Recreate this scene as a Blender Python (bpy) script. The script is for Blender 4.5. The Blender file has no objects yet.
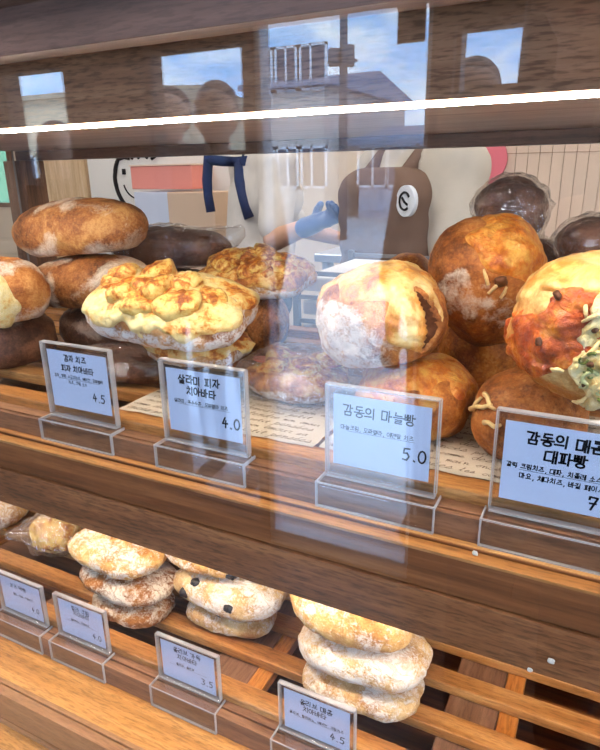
import bpy, bmesh, math, random
from mathutils import Vector, Matrix, Euler, noise
from mathutils.bvhtree import BVHTree

SC = bpy.context.scene
COL = SC.collection
EYE = 1.40                       # height of the viewpoint above the shop floor
V = Vector
R = math.radians

# ------------------------------------------------------------ viewpoint
FPX = 610.0
AX = V((0.89290667, 0.12937603, -0.43125342))      # world X, Y, Z in lens axes (right, down, forward)
AY = V((0.44997219, -0.28956285, 0.84479488))
AZ = V((-0.01557876, -0.94837503, -0.31676821))

def at(px, py, y):
    """point at depth y seen at a place in the frame"""
    q = V((px - 300.0, py - 375.0, FPX))
    d = V((AX.dot(q), AY.dot(q), AZ.dot(q)))
    d = d * (y / d.y)
    return V((d.x, d.y, d.z + EYE))

# ------------------------------------------------------------ objects
def tag(o, label=None, cat=None, group=None, kind=None):
    if label: o['label'] = label
    if cat: o['category'] = cat
    if group: o['group'] = group
    if kind: o['kind'] = kind
    return o

def empty(name, loc, rz=0.0):
    o = bpy.data.objects.new(name, None)
    o.empty_display_size = 0.02
    o.location = loc
    o.rotation_euler = (0, 0, rz)
    COL.objects.link(o)
    return o

def link_mesh(name, me, mats, parent=None, loc=(0, 0, 0), rot=(0, 0, 0)):
    o = bpy.data.objects.new(name, me)
    for m in (mats if isinstance(mats, (list, tuple)) else [mats]):
        me.materials.append(m)
    o.location = loc
    o.rotation_euler = rot
    if parent: o.parent = parent
    COL.objects.link(o)
    return o

def bm_obj(name, bm, mats, parent=None, loc=(0, 0, 0), rot=(0, 0, 0), smooth=False):
    me = bpy.data.meshes.new(name)
    bmesh.ops.recalc_face_normals(bm, faces=bm.faces)
    if smooth:
        for f in bm.faces: f.smooth = True
    bm.to_mesh(me); bm.free()
    return link_mesh(name, me, mats, parent, loc, rot)

def add_box(bm, x0, x1, y0, y1, z0, z1, mi=0, bevel=0.0):
    vs = [bm.verts.new((x, y, z)) for x in (x0, x1) for y in (y0, y1) for z in (z0, z1)]
    fs = []
    for q in ((0, 1, 3, 2), (4, 6, 7, 5), (0, 4, 5, 1), (2, 3, 7, 6), (0, 2, 6, 4), (1, 5, 7, 3)):
        f = bm.faces.new([vs[i] for i in q]); f.material_index = mi; fs.append(f)
    if bevel > 0:
        es = list({e for f in fs for e in f.edges})
        bmesh.ops.bevel(bm, geom=es, offset=bevel, segments=2, affect='EDGES', profile=0.5)

def board(name, x0, x1, y0, y1, z0, z1, mat, parent=None, bevel=0.0015, kind=None):
    """a box given in viewpoint heights, its origin at its centre"""
    c = V(((x0 + x1) / 2, (y0 + y1) / 2, (z0 + z1) / 2 + EYE))
    bm = bmesh.new()
    add_box(bm, x0 - c.x, x1 - c.x, y0 - c.y, y1 - c.y, z0 + EYE - c.z, z1 + EYE - c.z, 0, bevel)
    p = V((0, 0, 0)); q = parent
    while q is not None: p = p + q.location; q = q.parent
    o = bm_obj(name, bm, mat, parent, c - p)
    if kind: o['kind'] = kind
    return o

def add_prism(bm, prof, x0, x1, mi=0):
    """profile [(y, z)] swept along x"""
    a = [bm.verts.new((x0, y, z)) for y, z in prof]
    b = [bm.verts.new((x1, y, z)) for y, z in prof]
    n = len(prof)
    for i in range(n):
        f = bm.faces.new((a[i], a[(i + 1) % n], b[(i + 1) % n], b[i])); f.material_index = mi
    bm.faces.new(a[::-1]).material_index = mi
    bm.faces.new(b).material_index = mi

def add_tube(bm, p, q, r0, r1=None, n=12, mi=0, cap=True):
    p, q = V(p), V(q); r1 = r0 if r1 is None else r1
    d = (q - p).normalized()
    u = d.orthogonal().normalized(); w = d.cross(u)
    A = []; B = []
    for i in range(n):
        t = 2 * math.pi * i / n
        e = u * math.cos(t) + w * math.sin(t)
        A.append(bm.verts.new(p + e * r0)); B.append(bm.verts.new(q + e * r1))
    for i in range(n):
        f = bm.faces.new((A[i], A[(i + 1) % n], B[(i + 1) % n], B[i])); f.smooth = True; f.material_index = mi
    if cap:
        bm.faces.new(A[::-1]).material_index = mi; bm.faces.new(B).material_index = mi

def add_path(bm, pts, r, n=8, mi=0):
    """round rod along a list of points"""
    pts = [V(p) for p in pts]
    rings = []
    for i, p in enumerate(pts):
        d = (pts[min(i + 1, len(pts) - 1)] - pts[max(i - 1, 0)]).normalized()
        u = d.cross(V((0.13, 0.31, 0.94))).normalized(); w = d.cross(u)
        rr = r[i] if isinstance(r, (list, tuple)) else r
        rings.append([bm.verts.new(p + (u * math.cos(2 * math.pi * k / n) + w * math.sin(2 * math.pi * k / n)) * rr) for k in range(n)])
    for a, b in zip(rings, rings[1:]):
        for k in range(n):
            f = bm.faces.new((a[k], a[(k + 1) % n], b[(k + 1) % n], b[k])); f.smooth = True; f.material_index = mi
    bm.faces.new(rings[0][::-1]).material_index = mi
    bm.faces.new(rings[-1]).material_index = mi

# ------------------------------------------------------------ materials
def lin(r, g, b):
    f = lambda c: (c / 255.0 / 12.92) if c / 255.0 <= 0.04045 else ((c / 255.0 + 0.055) / 1.055) ** 2.4
    return (f(r), f(g), f(b), 1.0)

class NT:
    def __init__(self, name):
        self.m = bpy.data.materials.new(name); self.m.use_nodes = True
        self.t = self.m.node_tree; self.t.nodes.clear()
        self.out = self.n('ShaderNodeOutputMaterial')
    def n(self, typ, **kw):
        nd = self.t.nodes.new(typ)
        for k, v in kw.items(): setattr(nd, k, v)
        return nd
    def l(self, a, b): self.t.links.new(a, b)
    def val(self, sock, v):
        if hasattr(v, 'is_linked') or isinstance(v, bpy.types.NodeSocket): self.l(v, sock)
        else: sock.default_value = v
    def math(self, op, a, b=0.0, c=None, clamp=False):
        nd = self.n('ShaderNodeMath', operation=op); nd.use_clamp = clamp
        self.val(nd.inputs[0], a); self.val(nd.inputs[1], b)
        if c is not None: self.val(nd.inputs[2], c)
        return nd.outputs[0]
    def mix(self, fac, a, b, mode='MIX'):
        nd = self.n('ShaderNodeMix', data_type='RGBA', blend_type=mode)
        self.val(nd.inputs[0], fac); self.val(nd.inputs[6], a); self.val(nd.inputs[7], b)
        return nd.outputs[2]
    def ramp(self, fac, stops):
        nd = self.n('ShaderNodeValToRGB')
        el = nd.color_ramp.elements
        while len(el) > 1: el.remove(el[-1])
        el[0].position = stops[0][0]; el[0].color = stops[0][1]
        for p, c in stops[1:]:
            e = el.new(p); e.color = c
        self.val(nd.inputs[0], fac)
        return nd.outputs[0]
    def noise(self, vec, scale, detail=4.0, rough=0.55, dist=0.0):
        nd = self.n('ShaderNodeTexNoise')
        if vec is not None: self.l(vec, nd.inputs['Vector'])
        nd.inputs['Scale'].default_value = scale; nd.inputs['Detail'].default_value = detail
        nd.inputs['Roughness'].default_value = rough; nd.inputs['Distortion'].default_value = dist
        return nd.outputs['Fac']
    def mapping(self, vec, scale=(1, 1, 1), loc=None):
        nd = self.n('ShaderNodeMapping'); self.l(vec, nd.inputs['Vector'])
        nd.inputs['Scale'].default_value = scale
        if loc is not None: self.val(nd.inputs['Location'], loc)
        return nd.outputs['Vector']
    def objco(self, rnd=True):
        tc = self.n('ShaderNodeTexCoord')
        if not rnd: return tc.outputs['Object']
        oi = self.n('ShaderNodeObjectInfo')
        vm = self.n('ShaderNodeVectorMath', operation='ADD')
        mu = self.math('MULTIPLY', oi.outputs['Random'], 37.0)
        self.l(tc.outputs['Object'], vm.inputs[0]); self.l(mu, vm.inputs[1])
        return vm.outputs[0]
    def bump(self, h, strength=0.3, dist=0.002):
        nd = self.n('ShaderNodeBump'); nd.inputs['Strength'].default_value = strength
        nd.inputs['Distance'].default_value = dist
        self.l(h, nd.inputs['Height'])
        return nd.outputs['Normal']
    def bsdf(self, color, rough=0.5, normal=None, spec=0.5, metal=0.0, coat=0.0, sss=0.0):
        nd = self.n('ShaderNodeBsdfPrincipled')
        self.val(nd.inputs['Base Color'], color); self.val(nd.inputs['Roughness'], rough)
        nd.inputs['Specular IOR Level'].default_value = spec
        nd.inputs['Metallic'].default_value = metal
        nd.inputs['Coat Weight'].default_value = coat; nd.inputs['Coat Roughness'].default_value = 0.15
        if sss > 0:
            nd.inputs['Subsurface Weight'].default_value = sss
            nd.inputs['Subsurface Radius'].default_value = (0.006, 0.003, 0.0015)
            nd.inputs['Subsurface Scale'].default_value = 1.0
        if normal is not None: self.l(normal, nd.inputs['Normal'])
        self.l(nd.outputs[0], self.out.inputs[0])
        return nd

def plain(name, col, rough=0.5, spec=0.4, metal=0.0, nscale=0.0, amt=0.12):
    t = NT(name)
    if nscale:
        f = t.noise(t.objco(), nscale, 5.0)
        dark = tuple(c * (1 - amt * 2) for c in col[:3]) + (1,)
        c = t.ramp(f, [(0.3, dark), (0.7, col)])
        t.bsdf(c, rough, t.bump(f, 0.08, 0.001), spec, metal)
    else:
        t.bsdf(col, rough, None, spec, metal)
    return t.m

def wood(name, dark, mid, light, rough=0.42, along='X', flecks=0.5, figure=1.0, spec=0.4, fleck_len=1.0):
    t = NT(name)
    co = t.objco()
    s1 = {'X': (1.6, 22, 22), 'Y': (22, 1.6, 22), 'Z': (22, 22, 1.6)}[along]
    fl = 55 / fleck_len
    s2 = {'X': (fl, 420, 420), 'Y': (420, fl, 420), 'Z': (420, 420, fl)}[along]
    s3 = {'X': (5, 130, 130), 'Y': (130, 5, 130), 'Z': (130, 130, 5)}[along]
    a = t.noise(t.mapping(co, s1), figure, 5.0, 0.6, 1.2)
    b = t.noise(t.mapping(co, s3), 1.0, 4.0, 0.6, 0.3)
    c = t.noise(t.mapping(co, s2), 1.0, 3.0, 0.6)
    g = t.math('ADD', t.math('MULTIPLY', a, 0.62), t.math('MULTIPLY', b, 0.38))
    col = t.ramp(g, [(0.33, dark), (0.5, mid), (0.66, light)])
    f2 = t.ramp(c, [(0.38, (0.32, 0.3, 0.28, 1)), (0.52, (1, 1, 1, 1))])
    col = t.mix(flecks, col, f2, 'MULTIPLY')
    h = t.math('ADD', t.math('MULTIPLY', c, 0.7), t.math('MULTIPLY', b, 0.4))
    t.bsdf(col, t.math('MULTIPLY_ADD', b, 0.2, rough - 0.08), t.bump(h, 0.25, 0.0006), spec)
    return t.m

def film(name, tint, fres=1.45, rough=0.03, white=0.0, bump=0.0, bscale=60.0, gloss=1.0, base=0.0):
    """clear sheet: lets light through, mirrors by Fresnel"""
    t = NT(name)
    tr = t.n('ShaderNodeBsdfTransparent'); tr.inputs[0].default_value = tint
    gl = t.n('ShaderNodeBsdfGlossy'); gl.inputs['Roughness'].default_value = rough
    gl.inputs[0].default_value = (1, 1, 1, 1)
    fr = t.n('ShaderNodeFresnel')
    bf = t.n('ShaderNodeNewGeometry').outputs['Backfacing']       # a sheet this thin does not bend light: same mirror on both faces
    t.l(t.math('MULTIPLY_ADD', bf, 1.0 / fres - fres, fres), fr.inputs['IOR'])
    if bump:
        f = t.noise(t.objco(), bscale, 3.0, 0.6)
        nm = t.bump(f, bump, 0.004)
        t.l(nm, gl.inputs['Normal']); t.l(nm, fr.inputs['Normal'])
    fac = t.math('MULTIPLY_ADD', fr.outputs[0], gloss, base, clamp=True)
    mx = t.n('ShaderNodeMixShader')
    t.l(fac, mx.inputs[0]); t.l(tr.outputs[0], mx.inputs[1]); t.l(gl.outputs[0], mx.inputs[2])
    sh = mx.outputs[0]
    if white:
        df = t.n('ShaderNodeBsdfDiffuse'); df.inputs[0].default_value = (0.86, 0.86, 0.86, 1)
        tl = t.n('ShaderNodeBsdfTranslucent'); tl.inputs[0].default_value = (0.86, 0.86, 0.86, 1)
        ms = t.n('ShaderNodeMixShader'); ms.inputs[0].default_value = 0.45
        t.l(df.outputs[0], ms.inputs[1]); t.l(tl.outputs[0], ms.inputs[2])
        m2 = t.n('ShaderNodeMixShader'); m2.inputs[0].default_value = white
        t.l(sh, m2.inputs[1]); t.l(ms.outputs[0], m2.inputs[2]); sh = m2.outputs[0]
    t.l(sh, t.out.inputs[0])
    return t.m

def glow(name, col, strength):
    t = NT(name)
    e = t.n('ShaderNodeEmission'); e.inputs[0].default_value = col; e.inputs[1].default_value = strength
    t.l(e.outputs[0], t.out.inputs[0])
    return t.m

def crust(name, dark, mid, light, flour=(0.86, 0.80, 0.70, 1), fsize=55.0, fsharp=5.0, tone=22.0, bumpy=0.5, rough=0.62, spots=None, spec=0.35, veins=0.0):
    """baked crust: browned tones, dusted flour where the 'flour' attribute says, deeper bake where 'bake' says"""
    t = NT(name)
    co = t.objco()
    at_f = t.n('ShaderNodeAttribute', attribute_name='flour').outputs['Fac']
    at_b = t.n('ShaderNodeAttribute', attribute_name='bake').outputs['Fac']
    n1 = t.noise(co, tone, 6.0, 0.6, 0.4)
    n2 = t.noise(co, fsize, 8.0, 0.68, 0.6)
    n3 = t.noise(co, 420.0, 3.0, 0.6)
    n5 = t.noise(co, tone * 5.0, 5.0, 0.65, 0.5)
    k = t.math('SUBTRACT', t.math('ADD', t.math('ADD', n1, t.math('MULTIPLY', t.math('SUBTRACT', n5, 0.5), 0.5)), t.math('MULTIPLY', t.math('SUBTRACT', n3, 0.5), 0.3)), at_b)
    col = t.ramp(k, [(0.28, dark), (0.5, mid), (0.68, light)])
    if spots:
        vo = t.n('ShaderNodeTexVoronoi'); vo.inputs['Scale'].default_value = 190.0
        t.l(co, vo.inputs['Vector'])
        sp = t.math('GREATER_THAN', t.math('ADD', 0.30, t.math('MULTIPLY', t.math('SUBTRACT', n1, 0.5), 0.6)), vo.outputs['Distance'])
        col = t.mix(t.math('MULTIPLY', sp, 0.14), col, spots)
    x = t.math('ADD', n2, t.math('MULTIPLY', t.math('SUBTRACT', n3, 0.5), 0.35))
    fl = t.math('MULTIPLY', t.math('SUBTRACT', t.math('ADD', x, at_f), 1.0), fsharp, clamp=True)
    if veins:
        nv = t.noise(t.mapping(co, (.8, 1.3, 1.3)), 52.0, 6.0, 0.62, 0.9)
        rid = t.math('ABSOLUTE', t.math('SUBTRACT', nv, 0.5))
        cr = t.ramp(rid, [(0.0, (0, 0, 0, 1)), (0.055, (1, 1, 1, 1))])
        fl = t.math('MULTIPLY', fl, t.math('ADD', 1 - veins, t.math('MULTIPLY', cr, veins)))
    col = t.mix(t.math('MULTIPLY', fl, 0.85), col, flour)
    h = t.math('ADD', t.math('MULTIPLY', n2, 0.8), t.math('ADD', t.math('MULTIPLY', n3, 0.25), t.math('MULTIPLY', fl, 0.25)))
    rg = t.math('MULTIPLY_ADD', fl, 0.3, rough)
    t.bsdf(col, rg, t.bump(h, bumpy, 0.004), spec)
    return t.m

def cheese(name, stops, scale=32.0, rough=0.38, bumpy=0.5, coat=0.15, detail=5.0):
    t = NT(name)
    co = t.objco()
    at_b = t.n('ShaderNodeAttribute', attribute_name='bake').outputs['Fac']
    n1 = t.noise(co, scale, detail, 0.6, 0.7)
    n2 = t.noise(co, 170.0, 4.0, 0.6)
    n6 = t.noise(co, scale * 3.0, 5.0, 0.65, 0.8)
    k = t.math('ADD', t.math('ADD', n1, t.math('ADD', t.math('MULTIPLY', t.math('SUBTRACT', n6, 0.5), 0.55), t.math('MULTIPLY', t.math('SUBTRACT', n2, 0.5), 0.3))), at_b)
    col = t.ramp(k, stops)
    n4 = t.noise(co, scale * 2.6, 5.0, 0.65, 1.0)
    h = t.math('ADD', t.math('ADD', n1, t.math('MULTIPLY', n4, 0.9)), t.math('MULTIPLY', n2, 0.35))
    t.bsdf(col, t.math('MULTIPLY_ADD', n2, 0.25, rough - 0.1), t.bump(h, bumpy, 0.005), 0.45, 0.0, coat)
    return t.m
# ------------------------------------------------------------ materials of the place
W_BEAM = wood('walnut_stained_board', lin(74, 40, 20), lin(128, 76, 40), lin(166, 108, 62), 0.55, 'X', 0.15, 0.8, 0.25)
W_FASCIA = wood('walnut_flecked_board', lin(92, 54, 28), lin(136, 84, 48), lin(168, 112, 68), 0.55, 'X', 0.6, 1.0, 0.25)
W_CORNICE = wood('dark_walnut', lin(64, 44, 36), lin(94, 68, 56), lin(116, 86, 72), 0.42, 'X', 0.35)
W_RAIL = wood('brown_rail_wood', lin(100, 64, 42), lin(138, 96, 66), lin(166, 120, 86), 0.48, 'X', 0.4)
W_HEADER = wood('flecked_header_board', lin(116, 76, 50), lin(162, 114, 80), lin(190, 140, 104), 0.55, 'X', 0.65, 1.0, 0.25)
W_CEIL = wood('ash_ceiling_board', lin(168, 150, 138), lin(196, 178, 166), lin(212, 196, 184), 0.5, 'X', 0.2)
W_SLAT = wood('honey_teak_slat', lin(136, 84, 40), lin(176, 118, 62), lin(204, 150, 90), 0.38, 'X', 0.45)
W_SILL = wood('honey_oak_sill', lin(146, 92, 42), lin(186, 128, 64), lin(212, 160, 92), 0.36, 'X', 0.55)
W_DARK = wood('dark_support_wood', lin(60, 40, 30), lin(94, 66, 50), lin(120, 88, 68), 0.5, 'Y', 0.3)
W_CROSS = wood('honey_crossbar', lin(150, 88, 36), lin(186, 116, 50), lin(210, 146, 76), 0.4, 'Y', 0.45)
W_CROSSB = wood('brown_crossbar', lin(92, 62, 46), lin(128, 92, 70), lin(150, 112, 88), 0.5, 'Y', 0.3)
W_POST = wood('post_wood', lin(70, 46, 34), lin(108, 74, 54), lin(136, 98, 72), 0.45, 'Z', 0.4)
GLASS = film('window_glass', (0.985, 0.99, 0.99, 1), 1.52, 0.0)
EDGE_GLASS = film('glass_edge', (0.55, 0.75, 0.82, 1), 1.5, 0.1, 0.25)
ACRYL = film('clear_acrylic', (0.965, 0.97, 0.975, 1), 1.49, 0.03)
ACRYL_EDGE = film('cut_acrylic_edge', (0.92, 0.91, 0.90, 1), 1.49, 0.15, 0.48)
FILM = film('crinkled_film', (0.97, 0.97, 0.97, 1), 1.5, 0.07, 0.06, 0.9, 110.0, 1.5, 0.04)
CARD = plain('pale_card', lin(218, 228, 250), 0.55, 0.3)
INK = plain('black_ink', lin(16, 16, 22), 0.6, 0.2)
LED = glow('led_diffuser', (1.0, 0.92, 0.80, 1), 94.0)
LED2 = glow('lower_led_diffuser', (1.0, 0.90, 0.74, 1), 75.0)
ALU = plain('brushed_aluminium', lin(200, 202, 206), 0.3, 0.5, 0.9)

XL, XR = -1.12, 0.78          # ends of the case
# ------------------------------------------------------------ display case
case = empty('display_case', (-0.2, 0.66, 0.0))
tag(case, 'walnut bakery display case with honey coloured slatted shelves behind a glass front', 'display case')

def prism(name, prof, x0, x1, mat, parent=case, bev=0.0005):
    zs = [p[1] for p in prof]; ys = [p[0] for p in prof]
    c = V(((x0 + x1) / 2, (min(ys) + max(ys)) / 2, (min(zs) + max(zs)) / 2 + EYE))
    bm = bmesh.new()
    add_prism(bm, [(y - c.y, z + EYE - c.z) for y, z in prof], x0 - c.x, x1 - c.x)
    es = [e for e in bm.edges if abs(e.verts[0].co.x - e.verts[1].co.x) > 0.1]
    bmesh.ops.bevel(bm, geom=es, offset=bev, segments=2, affect='EDGES', profile=0.5)
    return bm_obj(name, bm, mat, parent, c - parent.location)

# top: two stepped cornice boards, flecked fascia, ceiling, back rail
prism('cornice', [(0.386, 0.0925), (0.412, 0.0925), (0.412, 0.240), (0.380, 0.240), (0.372, 0.135), (0.383, 0.128), (0.386, 0.126)], XL - 0.06, XR, W_CORNICE)
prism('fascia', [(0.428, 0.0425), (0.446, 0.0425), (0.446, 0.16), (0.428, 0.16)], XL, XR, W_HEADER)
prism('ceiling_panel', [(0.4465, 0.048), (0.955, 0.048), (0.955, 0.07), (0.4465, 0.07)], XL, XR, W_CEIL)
prism('back_rail', [(0.925, 0.029), (0.955, 0.029), (0.955, 0.0475), (0.925, 0.0475)], XL, XR, W_CORNICE)
bm = bmesh.new()
add_box(bm, -0.925, 0.925, -0.003, 0.003, -0.0011, 0.0011)
led = bm_obj('led_strip', bm, LED, case, V((-0.15, 0.4314, EYE + 0.0402)) - case.location)
# end posts and end pane
for px, py in ((XL + 0.018, 0.925), (XL - 0.01, 0.44)):
    board('corner_post', px - 0.028, px + 0.028, py - 0.024, py + 0.03, -1.40, 0.029 if py > 0.6 else 0.0455, W_POST, case)
bm = bmesh.new(); add_box(bm, -0.003, 0.003, -0.222, 0.222, -0.155, 0.155)
for f in bm.faces: f.material_index = 1 if abs(f.normal.x) < 0.5 else 0
sp = bm_obj('end_pane', bm, [GLASS, EDGE_GLASS], case, V((XL + 0.03, 0.672, EYE - 0.10)) - case.location)
# edge colours by face direction
for p in sp.data.polygons: p.material_index = 0 if abs(p.normal.x) > 0.5 else 1

# upper shelf: front rails, stepped ledge and beam
ZS = -0.255
def slat(y0, zt, parent, w=0.028, h=0.0145, mat=W_SLAT):
    return board('slat', XL + 0.03, XR, y0, y0 + w, zt - h, zt, mat, parent, 0.0018)
up = board('shelf_support', -1.09, XR, 0.90, 0.925, ZS - 0.045, ZS - 0.0155, W_DARK, case)
for x in (-0.86, -0.48, -0.06, 0.34):
    o = board('crossbar', x - 0.028, x + 0.028, 0.464, 0.90, ZS - 0.030, ZS - 0.0155, W_DARK, up)
    board('crossbar', x + 0.029, x + 0.047, 0.464, 0.90, ZS - 0.032, ZS - 0.0155, W_CROSS, up)
for i in range(7):
    slat(0.4635 + i * 0.0715, ZS, up)
prism('price_rail', [(0.440, -0.287), (0.463, -0.287), (0.463, -0.265), (0.4480, -0.265), (0.4480, -0.2700), (0.4452, -0.2700), (0.4452, -0.265), (0.440, -0.265)], XL + 0.03, XR, W_RAIL)
prism('ledge', [(0.417, -0.3245), (0.463, -0.3245), (0.463, -0.2875), (0.4322, -0.2875), (0.4322, -0.2945), (0.4290, -0.2945), (0.4290, -0.2905), (0.417, -0.2905)], XL - 0.02, XR, W_BEAM)
# the honey strip along the top of the ledge
prism('ledge_strip', [(0.4330, -0.2874), (0.4398, -0.2874), (0.4398, -0.2868), (0.4330, -0.2868)], XL - 0.02, XR, W_SLAT)
prism('ledge_strip', [(0.4160, -0.2903), (0.4288, -0.2903), (0.4288, -0.2874), (0.4160, -0.2874)], XL - 0.02, XR, W_SLAT)
prism('front_beam', [(0.4150, -0.372), (0.447, -0.372), (0.447, -0.3262), (0.4150, -0.3262)], XL - 0.02, XR, W_FASCIA)
bm = bmesh.new(); add_box(bm, -0.9, 0.9, -0.006, 0.006, -0.003, 0.003)
bm_obj('led_strip', bm, LED2, case, V((-0.15, 0.470, EYE - 0.335)) - case.location)
board('shelf_bottom', XL + 0.03, XR, 0.448, 0.955, -0.328, -0.318, W_RAIL, case)

# lower shelf
ZL = -0.655
lo = board('shelf_support', -1.09, XR, 0.90, 0.925, ZL - 0.05, ZL - 0.0155, W_DARK, case)
for x in (-1.05, -0.73, -0.405, -0.085, 0.235, 0.55):
    board('crossbar', x - 0.034, x + 0.03, 0.523, 0.90, ZL - 0.03, ZL - 0.0165, W_CROSSB, lo)
    board('crossbar', x + 0.031, x + 0.055, 0.523, 0.90, ZL - 0.032, ZL - 0.0155, W_CROSS, lo)
for i in range(6):
    slat(0.5155 + i * 0.0715, ZL, lo)
prism('price_rail', [(0.490, -0.697), (0.515, -0.697), (0.515, -0.664), (0.5040, -0.664), (0.5040, -0.668), (0.5012, -0.668), (0.5012, -0.664), (0.490, -0.664)], XL + 0.03, XR, W_RAIL)
board('sill_board', XL + 0.03, XR, 0.427, 0.522, -0.715, -0.6975, W_SILL, case)
prism('track_rail', [(0.405, -0.737), (0.4265, -0.737), (0.4265, -0.690), (0.4200, -0.690), (0.4200, -0.694), (0.4172, -0.694), (0.4172, -0.690), (0.405, -0.690)], XL - 0.02, XR, W_RAIL)
board('track_lip', XL - 0.02, XR, 0.4005, 0.4045, -0.742, -0.737, W_RAIL, case, 0.0008)
board('base_sill', XL - 0.04, XR, 0.30, 0.4045, -0.765, -0.7425, W_SILL, case)
board('base_cabinet', XL - 0.02, XR, 0.33, 0.955, -1.40, -0.7655, W_BEAM, case)
board('back_panel', XL + 0.02, XR, 0.956, 0.970, -0.7650, -0.318, W_DARK, case)
# front pane
bm = bmesh.new(); add_box(bm, -0.96, 0.96, -0.0025, 0.0025, -0.427, 0.427)
bm_obj('front_pane', bm, GLASS, case, V((-0.18, 0.3955, EYE - 0.3153)) - case.location)

# ------------------------------------------------------------ handwriting
JAMO = {
 'ㄱ': [[(0, 1), (1, .95), (.7, 0)]], 'ㄴ': [[(.05, 1), (0, .1), (1, .08)]],
 'ㄷ': [[(.95, 1), (.05, .95), (0, .05), (1, .05)]],
 'ㄹ': [[(0, 1), (.95, .98), (.9, .55), (.05, .5), (.02, .05), (1, .03)]],
 'ㅁ': [[(0, 1), (.05, 0), (.95, .03), (1, .97), (0, 1)]],
 'ㅂ': [[(.05, 1), (.08, 0), (.92, 0), (.97, 1)], [(.08, .5), (.92, .5)]],
 'ㅅ': [[(.55, 1), (.35, .45), (0, 0)], [(.45, .6), (1, .05)]],
 'ㅇ': [[(.5 + .48 * math.sin(t * math.pi / 6), .5 + .5 * math.cos(t * math.pi / 6)) for t in range(13)]],
 'ㅈ': [[(.05, .95), (.95, .97), (.45, .4), (0, 0)], [(.5, .5), (1, .02)]],
 'ㅊ': [[(.4, 1.15), (.65, 1.05)], [(.05, .82), (.95, .84), (.45, .35), (0, 0)], [(.5, .45), (1, .02)]],
 'ㅋ': [[(0, 1), (1, .95), (.75, 0)], [(.02, .5), (.9, .52)]],
 'ㅌ': [[(.95, 1), (.05, .97), (0, .05), (1, .05)], [(.05, .5), (.9, .52)]],
 'ㅍ': [[(0, .98), (1, 1)], [(0, .03), (1, .05)], [(.3, .95), (.33, .05)], [(.7, .95), (.67, .05)]],
 'ㅎ': [[(.4, 1.12), (.62, 1.05)], [(.05, .8), (.95, .82)], [(.5 + .36 * math.sin(t * math.pi / 5), .33 + .33 * math.cos(t * math.pi / 5)) for t in range(11)]],
}
def dbl(s): return [[(x * .44, y) for x, y in l] for l in s] + [[(.56 + x * .44, y) for x, y in l] for l in s]
JAMO['ㅃ'] = dbl(JAMO['ㅂ']); JAMO['ㄲ'] = dbl(JAMO['ㄱ']); JAMO['ㄸ'] = dbl(JAMO['ㄷ']); JAMO['ㅆ'] = dbl(JAMO['ㅅ']); JAMO['ㅉ'] = dbl(JAMO['ㅈ'])
INI = 'ㄱㄲㄴㄷㄸㄹㅁㅂㅃㅅㅆㅇㅈㅉㅊㅋㅌㅍㅎ'
MED = 'ㅏㅐㅑㅒㅓㅔㅕㅖㅗㅘㅙㅚㅛㅜㅝㅞㅟㅠㅡㅢㅣ'
FIN = ['', 'ㄱ', 'ㄲ', 'ㄳ', 'ㄴ', 'ㄵ', 'ㄶ', 'ㄷ', 'ㄹ', 'ㄺ', 'ㄻ', 'ㄼ', 'ㄽ', 'ㄾ', 'ㄿ', 'ㅀ', 'ㅁ', 'ㅂ', 'ㅄ', 'ㅅ', 'ㅆ', 'ㅇ', 'ㅈ', 'ㅊ', 'ㅋ', 'ㅌ', 'ㅍ', 'ㅎ']
VERT = {'ㅏ': [[(.3, 1), (.3, 0)], [(.3, .5), (1, .52)]], 'ㅑ': [[(.3, 1), (.3, 0)], [(.3, .65), (1, .66)], [(.3, .38), (1, .38)]],
 'ㅓ': [[(.8, 1), (.8, 0)], [(0, .5), (.8, .5)]], 'ㅕ': [[(.8, 1), (.8, 0)], [(0, .66), (.8, .66)], [(0, .38), (.8, .38)]],
 'ㅣ': [[(.5, 1), (.48, 0)]], 'ㅐ': [[(.2, 1), (.2, 0)], [(.2, .5), (.75, .5)], [(.8, 1), (.8, 0)]],
 'ㅔ': [[(.45, .95), (.45, 0)], [(0, .5), (.45, .5)], [(.9, 1), (.9, 0)]]}
HORZ = {'ㅗ': [[(.5, 1), (.5, .2)], [(0, .15), (1, .18)]], 'ㅛ': [[(.35, 1), (.35, .2)], [(.65, 1), (.65, .2)], [(0, .15), (1, .18)]],
 'ㅜ': [[(0, .85), (1, .88)], [(.5, .85), (.48, 0)]], 'ㅠ': [[(0, .85), (1, .88)], [(.35, .85), (.33, 0)], [(.65, .85), (.68, 0)]], 'ㅡ': [[(0, .5), (1, .54)]]}
MIXV = {'ㅢ': ('ㅡ', 'ㅣ'), 'ㅘ': ('ㅗ', 'ㅏ'), 'ㅚ': ('ㅗ', 'ㅣ'), 'ㅝ': ('ㅜ', 'ㅓ'), 'ㅟ': ('ㅜ', 'ㅣ')}
DIG = {'0': [[(.5 + .45 * math.sin(t * math.pi / 7), .5 + .5 * math.cos(t * math.pi / 7)) for t in range(15)]],
 '3': [[(.1, .95), (.6, 1), (.85, .78), (.4, .55), (.9, .32), (.6, 0), (.05, .08)]],
 '4': [[(.5, 1), (.05, .38), (.95, .42)], [(.62, .7), (.58, 0)]],
 '5': [[(.9, 1), (.2, .97), (.15, .58), (.6, .62), (.88, .35), (.6, .02), (.08, .06)]],
 '7': [[(.1, .8), (.12, 1), (.92, .98), (.4, 0)], [(.2, .5), (.85, .52)]],
 '.': [[(.3, .06), (.5, .0)]], ',': [[(.4, .1), (.25, -.18)]]}
def place(strokes, x, y, w, h): return [[(x + a * w, y + b * h) for a, b in s] for s in strokes]
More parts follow.
